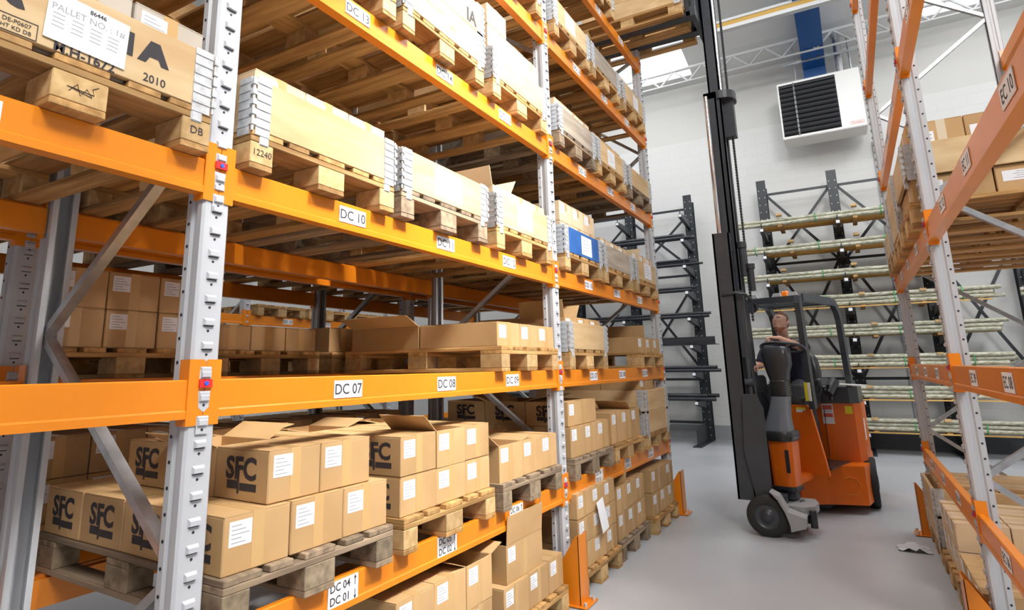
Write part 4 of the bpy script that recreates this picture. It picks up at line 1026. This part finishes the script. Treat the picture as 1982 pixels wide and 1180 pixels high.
b = MB(); b.prism([(1.13, .07), (1.25, .11), (1.26, .19), (1.12, .23), (1.06, .35), (.99, .385), (1.05, .32), (1.10, .22), (1.13, .12)], 'y', 4.99, 5.18, BAND); wb(b, 'wheel_fender')
b = MB(); b.prism([(1.02, 5.22), (1.02, 5.62), (1.30, 5.62), (1.34, 5.45), (1.32, 5.26), (1.24, 5.18)], 'z', .18, .245, BAND); wb(b, 'pivot_plate'); wb(MB().box(1.02, 1.28, 5.25, 5.6, .10, .18, HOLE).cyl((1.3, 5.2, .08), (1.3, 5.2, .22), .03, PLAST, 10), 'plate_underside')
# carriage and forks at full lift
b = MB(); b.box(.72, .77, 5.05, 5.85, 5.16, 5.27, MAST).box(.72, .77, 5.05, 5.85, 5.62, 5.72, MAST)
for y_ in (5.12, 5.30, 5.47, 5.64, 5.80): b.box(.735, .77, y_ - .03, y_ + .03, 5.27, 6.2, MAST)
b.box(.735, .77, 5.05, 5.85, 6.15, 6.2, MAST); wb(b, 'fork_carriage')
for y_ in (5.22, 5.59):
    b = MB(); b.box(.66, .72, y_ - .055, y_ + .055, FZ + .035, 5.75, MAST)
    b.prism([(.72, FZ + .035), (.70, FZ + .026), (-.5, FZ + .05), (-.52, FZ + .06), (-.5, FZ + .070), (.66, FZ + .085), (.72, FZ + .085)], 'y', y_ - .055, y_ + .055, MAST); wb(b, 'fork')
# ---------------------------------------------------------------- driver
SKIN = mat('skin', (.78, .45, .33), .5, var=.10, scale=20)
HAIRM = mat('short_hair', (.22, .10, .05), .8, var=.3, scale=60)
BEARD = mat('stubble', (.42, .17, .09), .7, var=.25, scale=60)
SHIRT = mat('navy_shirt', (.018, .02, .045), .85, var=.3, scale=10)
TROUS = mat('grey_trousers', (.06, .062, .068), .85, var=.25, scale=10)
EYEW = mat('eye_white', (.75, .74, .72), .2); IRIS = mat('iris', (.05, .08, .10), .2); LIP = mat('lips', (.48, .20, .17), .5)
per = thing('person', 'man in a dark navy t-shirt driving the truck and looking up at the load', 'person', tuple(TP), TA)
def V(*a): return Vector(a)
hc = V(-.16, .76, 1.925); fw = Vector((-.20, -.84, .45)).normalized(); rt = fw.cross(V(0, 0, 1)).normalized(); up = rt.cross(fw)
HM = Matrix(((rt.x, fw.x, up.x, hc.x), (rt.y, fw.y, up.y, hc.y), (rt.z, fw.z, up.z, hc.z), (0, 0, 0, 1)))
def headpt(th, ph, k=1.0):
    """th from crown 0..pi, ph=0 towards face"""
    sx, sy, cz = math.sin(th) * math.sin(ph), math.sin(th) * math.cos(ph), math.cos(th)
    x = .074 * sx; y = .098 * sy; z = .126 * cz
    low = max(0, -cz)
    x *= 1 - .30 * low ** 1.5; 
    if sy < 0: y *= 1 - .45 * low                        # nape
    else:
        y *= 1 - .10 * low; y += .012 * math.exp(-((cz + .85) / .18) ** 2) * sy      # chin
        y -= .010 * math.exp(-((abs(sx) - .36) / .16) ** 2 - ((cz - .10) / .10) ** 2)   # eye sockets
        y += .006 * math.exp(-((cz - .26) / .07) ** 2) * (abs(sx) < .6)                 # brow
        y += .022 * math.exp(-(sx / .13) ** 2 - ((cz + .20) / .13) ** 2) + .010 * math.exp(-(sx / .10) ** 2 - ((cz - .0) / .18) ** 2)   # nose
        y += .006 * math.exp(-(sx / .25) ** 2 - ((cz + .52) / .09) ** 2)                # lips
    return V(x * k, y * k, z * k)
def headmesh(b, m, k=1.0, keep=None, nt=30, npp=40):
    v = []; ok = []
    for i in range(nt + 1):
        for j in range(npp):
            th = PI * i / nt; ph = -PI + 2 * PI * j / npp
            v.append(HM @ headpt(th, ph, k)); ok.append(keep is None or keep(th, ph))
    f = []
    for i in range(nt):
        for j in range(npp):
            q = [i * npp + j, i * npp + (j + 1) % npp, (i + 1) * npp + (j + 1) % npp, (i + 1) * npp + j]
            if all(ok[a] for a in q): f.append(q)
    b.add(v, f, m, True)
b = MB(); headmesh(b, SKIN)
for q in (-1, 1):   # ears
    e0 = HM @ V(q * .073, -.008, .002)
    pts = [HM @ V(q * .070, .0, -.028), HM @ V(q * .078, -.008, -.01), HM @ V(q * .084, -.014, .012), HM @ V(q * .080, -.012, .03), HM @ V(q * .072, -.002, .034)]
    b.tube(pts, [.006, .010, .011, .009, .005], SKIN, 8)
b.tube([V(-.18, .87, 1.68), V(-.178, .845, 1.76), HM @ V(0, -.035, -.06), HM @ V(0, -.02, -.02)], [.085, .058, .056, .05], SKIN, 14)
# torso core and arms
b.tube([V(-.18, .95, 1.2), V(-.18, .92, 1.4), V(-.18, .87, 1.60), V(-.18, .86, 1.69)], [.08, .08, .08, .07], SKIN, 14)
shR, elR, wrR = V(-.365, .85, 1.67), V(-.43, .76, 1.47), V(-.42, .53, 1.465)
shL, elL, wrL = V(.01, .85, 1.67), V(.10, .58, 1.64), V(-.03, .27, 1.745)
b.tube([V(-.29, .86, 1.66), shR, shR.lerp(elR, .5), elR, elR.lerp(wrR, .35), wrR], [.04, .050, .045, .038, .038, .026], SKIN, 12)
b.tube([V(-.07, .86, 1.66), shL, shL.lerp(elL, .5), elL, elL.lerp(wrL, .35), wrL], [.04, .050, .046, .042, .040, .027], SKIN, 12)
def hand(b, wr, dirv, down, s, thumb_side):
    """palm + five curled fingers; dirv = pointing direction, down = grip direction"""
    d = dirv.normalized(); dn = (down - d * down.dot(d)).normalized(); sd = d.cross(dn).normalized() * thumb_side
    c = wr + d * .045
    b.loft([[p + sd * a * hw_ + dn * t_ * ht for a, t_ in ((-1, -.6), (-.6, -1), (.6, -1), (1, -.6), (1, .6), (.6, 1), (-.6, 1), (-1, .6))] for p, hw_, ht in ((wr - d * .01, .024, .018), (wr + d * .02, .034, .017), (wr + d * .06, .041, .016), (wr + d * .088, .040, .013))], SKIN)
    for i, (L, cu) in enumerate(((.070, 0), (.078, 0), (.073, 0), (.058, 0))):
        base = wr + d * (.082 - .004 * (i == 3)) + sd * (.030 - .0205 * i)
        k1 = base + d * L * .38 + dn * .010; k2 = k1 + d * L * .10 + dn * L * .36; k3 = k2 - d * L * .20 + dn * L * .22
        b.tube([base - d * .015, base, k1, k2, k3], [.0095, .0095, .009, .0082, .007], SKIN, 8)
    t0 = wr + d * .025 + sd * .030; t1 = t0 + sd * .022 + d * .022 + dn * .012; t2 = t1 + d * .022 + dn * .024 - sd * .004; t3 = t2 + dn * .018 + d * .004 - sd * .014
    b.tube([t0 - d * .01, t0, t1, t2, t3], [.012, .013, .011, .010, .008], SKIN, 8)
hand(b, wrL, V(-.72, -.45, .05), V(-.1, -.15, -1), 1, -1)
hand(b, wrR, V(.22, -.88, -.10), V(.1, 0, -1), 1, 1)
def smooth_union(o, vox, it=4):
    bm = bmesh.new(); bm.from_mesh(o.data); bmesh.ops.remove_doubles(bm, verts=bm.verts[:], dist=1e-5); bmesh.ops.recalc_face_normals(bm, faces=bm.faces[:]); bm.to_mesh(o.data); bm.free()
    m = o.modifiers.new('union', 'REMESH'); m.mode = 'VOXEL'; m.voxel_size = vox; m.use_smooth_shade = True
    s_ = o.modifiers.new('smooth', 'SMOOTH'); s_.factor = .5; s_.iterations = it
bo = b.build('body', per); smooth_union(bo, .0045, 2)
b = MB(); headmesh(b, HAIRM, 1.035, lambda th, ph: (math.cos(th) > .50) or (abs(ph) > 1.75 and math.cos(th) > -.35) or (abs(ph) > 1.35 and math.cos(th) > .05))
b.build('hair', per)
b = MB(); headmesh(b, BEARD, 1.012, lambda th, ph: abs(ph) < 1.75 and -.97 < math.cos(th) < -.62 + .25 * max(0, abs(ph) - .7) and not (abs(ph) < .25 and math.cos(th) > -.66))
b.build('beard', per)
b = MB()
for q in (-1, 1):
    c = HM @ V(q * .027, .078, .012); b2 = []
    b.loft([[c + rt * (.011 * math.cos(a) * s_) + up * (.006 * math.sin(a) * s_) + fw * o_ for a in [2 * PI * k / 10 for k in range(10)]] for s_, o_ in ((1, -.004), (.9, .004), (.5, .0065), (.05, .007))], EYEW)
    b.loft([[c + up * .001 + rt * (.0045 * math.cos(a) * s_) + up * (.0045 * math.sin(a) * s_) + fw * o_ for a in [2 * PI * k / 10 for k in range(10)]] for s_, o_ in ((1, .0055), (.9, .008), (.05, .0085))], IRIS)
b.build('eyes', per)
b = MB()
for q in (-1, 1): b.tube([HM @ V(q * .014, .089, .030), HM @ V(q * .028, .086, .035), HM @ V(q * .043, .074, .031)], [.002, .003, .0015], HAIRM, 6)
b.build('eyebrows', per)
b = MB(); b.tube([HM @ V(-.024, .083, -.060), HM @ V(-.010, .0935, -.058), HM @ V(0, .094, -.0585), HM @ V(.010, .0935, -.058), HM @ V(.024, .083, -.060)], [.0015, .0035, .004, .0035, .0015], LIP, 6)
b.build('mouth', per)
# t-shirt
b = MB()
def ell(cx, cy, z, rx, ry, n=20): return [V(cx + rx * math.cos(2 * PI * k / n), cy + ry * math.sin(2 * PI * k / n), z) for k in range(n)]
b.loft([ell(-.18, .95, 1.14, .175, .135), ell(-.18, .94, 1.25, .168, .128), ell(-.18, .92, 1.42, .178, .125), ell(-.18, .89, 1.58, .190, .12), ell(-.18, .87, 1.67, .185, .100), ell(-.18, .87, 1.715, .13, .088), ell(-.18, .855, 1.74, .085, .078)], SHIRT)
b.tube([V(-.28, .87, 1.66), shR, shR.lerp(elR, .5), shR.lerp(elR, .85)], [.062, .070, .064, .060], SHIRT, 14)
b.tube([V(-.08, .87, 1.66), shL, shL.lerp(elL, .45), shL.lerp(elL, .72)], [.062, .070, .066, .064], SHIRT, 14)
so_ = b.build('shirt', per); smooth_union(so_, .009, 3)
b = MB(); b.tube([V(-.18 + .077 * math.cos(2 * PI * k / 24), (.853) + .074 * math.sin(2 * PI * k / 24), 1.742 + .012 * math.sin(2 * PI * k / 24)) for k in range(24)], .007, SHIRT, 6, closed=True); b.build('collar', per)
b = MB()
b.loft([ell(-.18, .93, 1.16, .185, .15), ell(-.18, .92, 1.22, .180, .14)], TROUS)
for q in (-1, 1):
    b.tube([V(-.18 + q * .09, .95, 1.21), V(-.18 + q * .11, .82, 1.235), V(-.18 + q * .13, .70, 1.21), V(-.18 + q * .13, .66, 1.10), V(-.18 + q * .12, .66, .80), V(-.18 + q * .12, .70, .58)], [.095, .092, .075, .068, .058, .052], TROUS, 14)
to = b.build('trousers', per); smooth_union(to, .010, 3)
for q in (-1, 1):
    b = MB(); X = -.18 + q * .12
    b.loft([[V(X + x_, y_, z_) for x_, y_ in rr(.095, l_, .04, 4, 0, .79 + of)] for z_, l_, of in ((.472, .28, -.05), (.50, .28, -.05), (.54, .22, -.06), (.60, .11, -.10))], PLAST); b.build('shoe', per)
# ---------------------------------------------------------------- give every load a place in words
import re
SH = ['floor', 'first shelf', 'second shelf', 'third shelf', 'fourth shelf', 'fifth shelf', 'top shelf']
def pl(mm):
    pre, b_, n = mm.group(1), mm.group(2), int(mm.group(3)) - 1
    return '%s, %s bay, %s place' % (SH[n // 3], {'DB': 'near', 'DC': 'middle', 'DD': 'far'}[b_], ('left', 'centre', 'right')[n % 3])
for o in bpy.data.objects:
    if 'label' in o:
        s_ = re.sub(r'(resting on the beam over|over|on the floor below|below) sign (D[BCD]) (\d+)', pl, o['label'])
        o['label'] = s_.replace('in collar third', 'in collar, third').replace(', ,', ',')

for o in bpy.data.objects:
    if 'label' in o and len(o['label'].split()) > 16: print('LONG', o['label']); o['label'] = o['label'].replace(' with one raised flap', '').replace('open brown carton', 'open carton').replace(' of front row', ' front').replace('centre-', '')
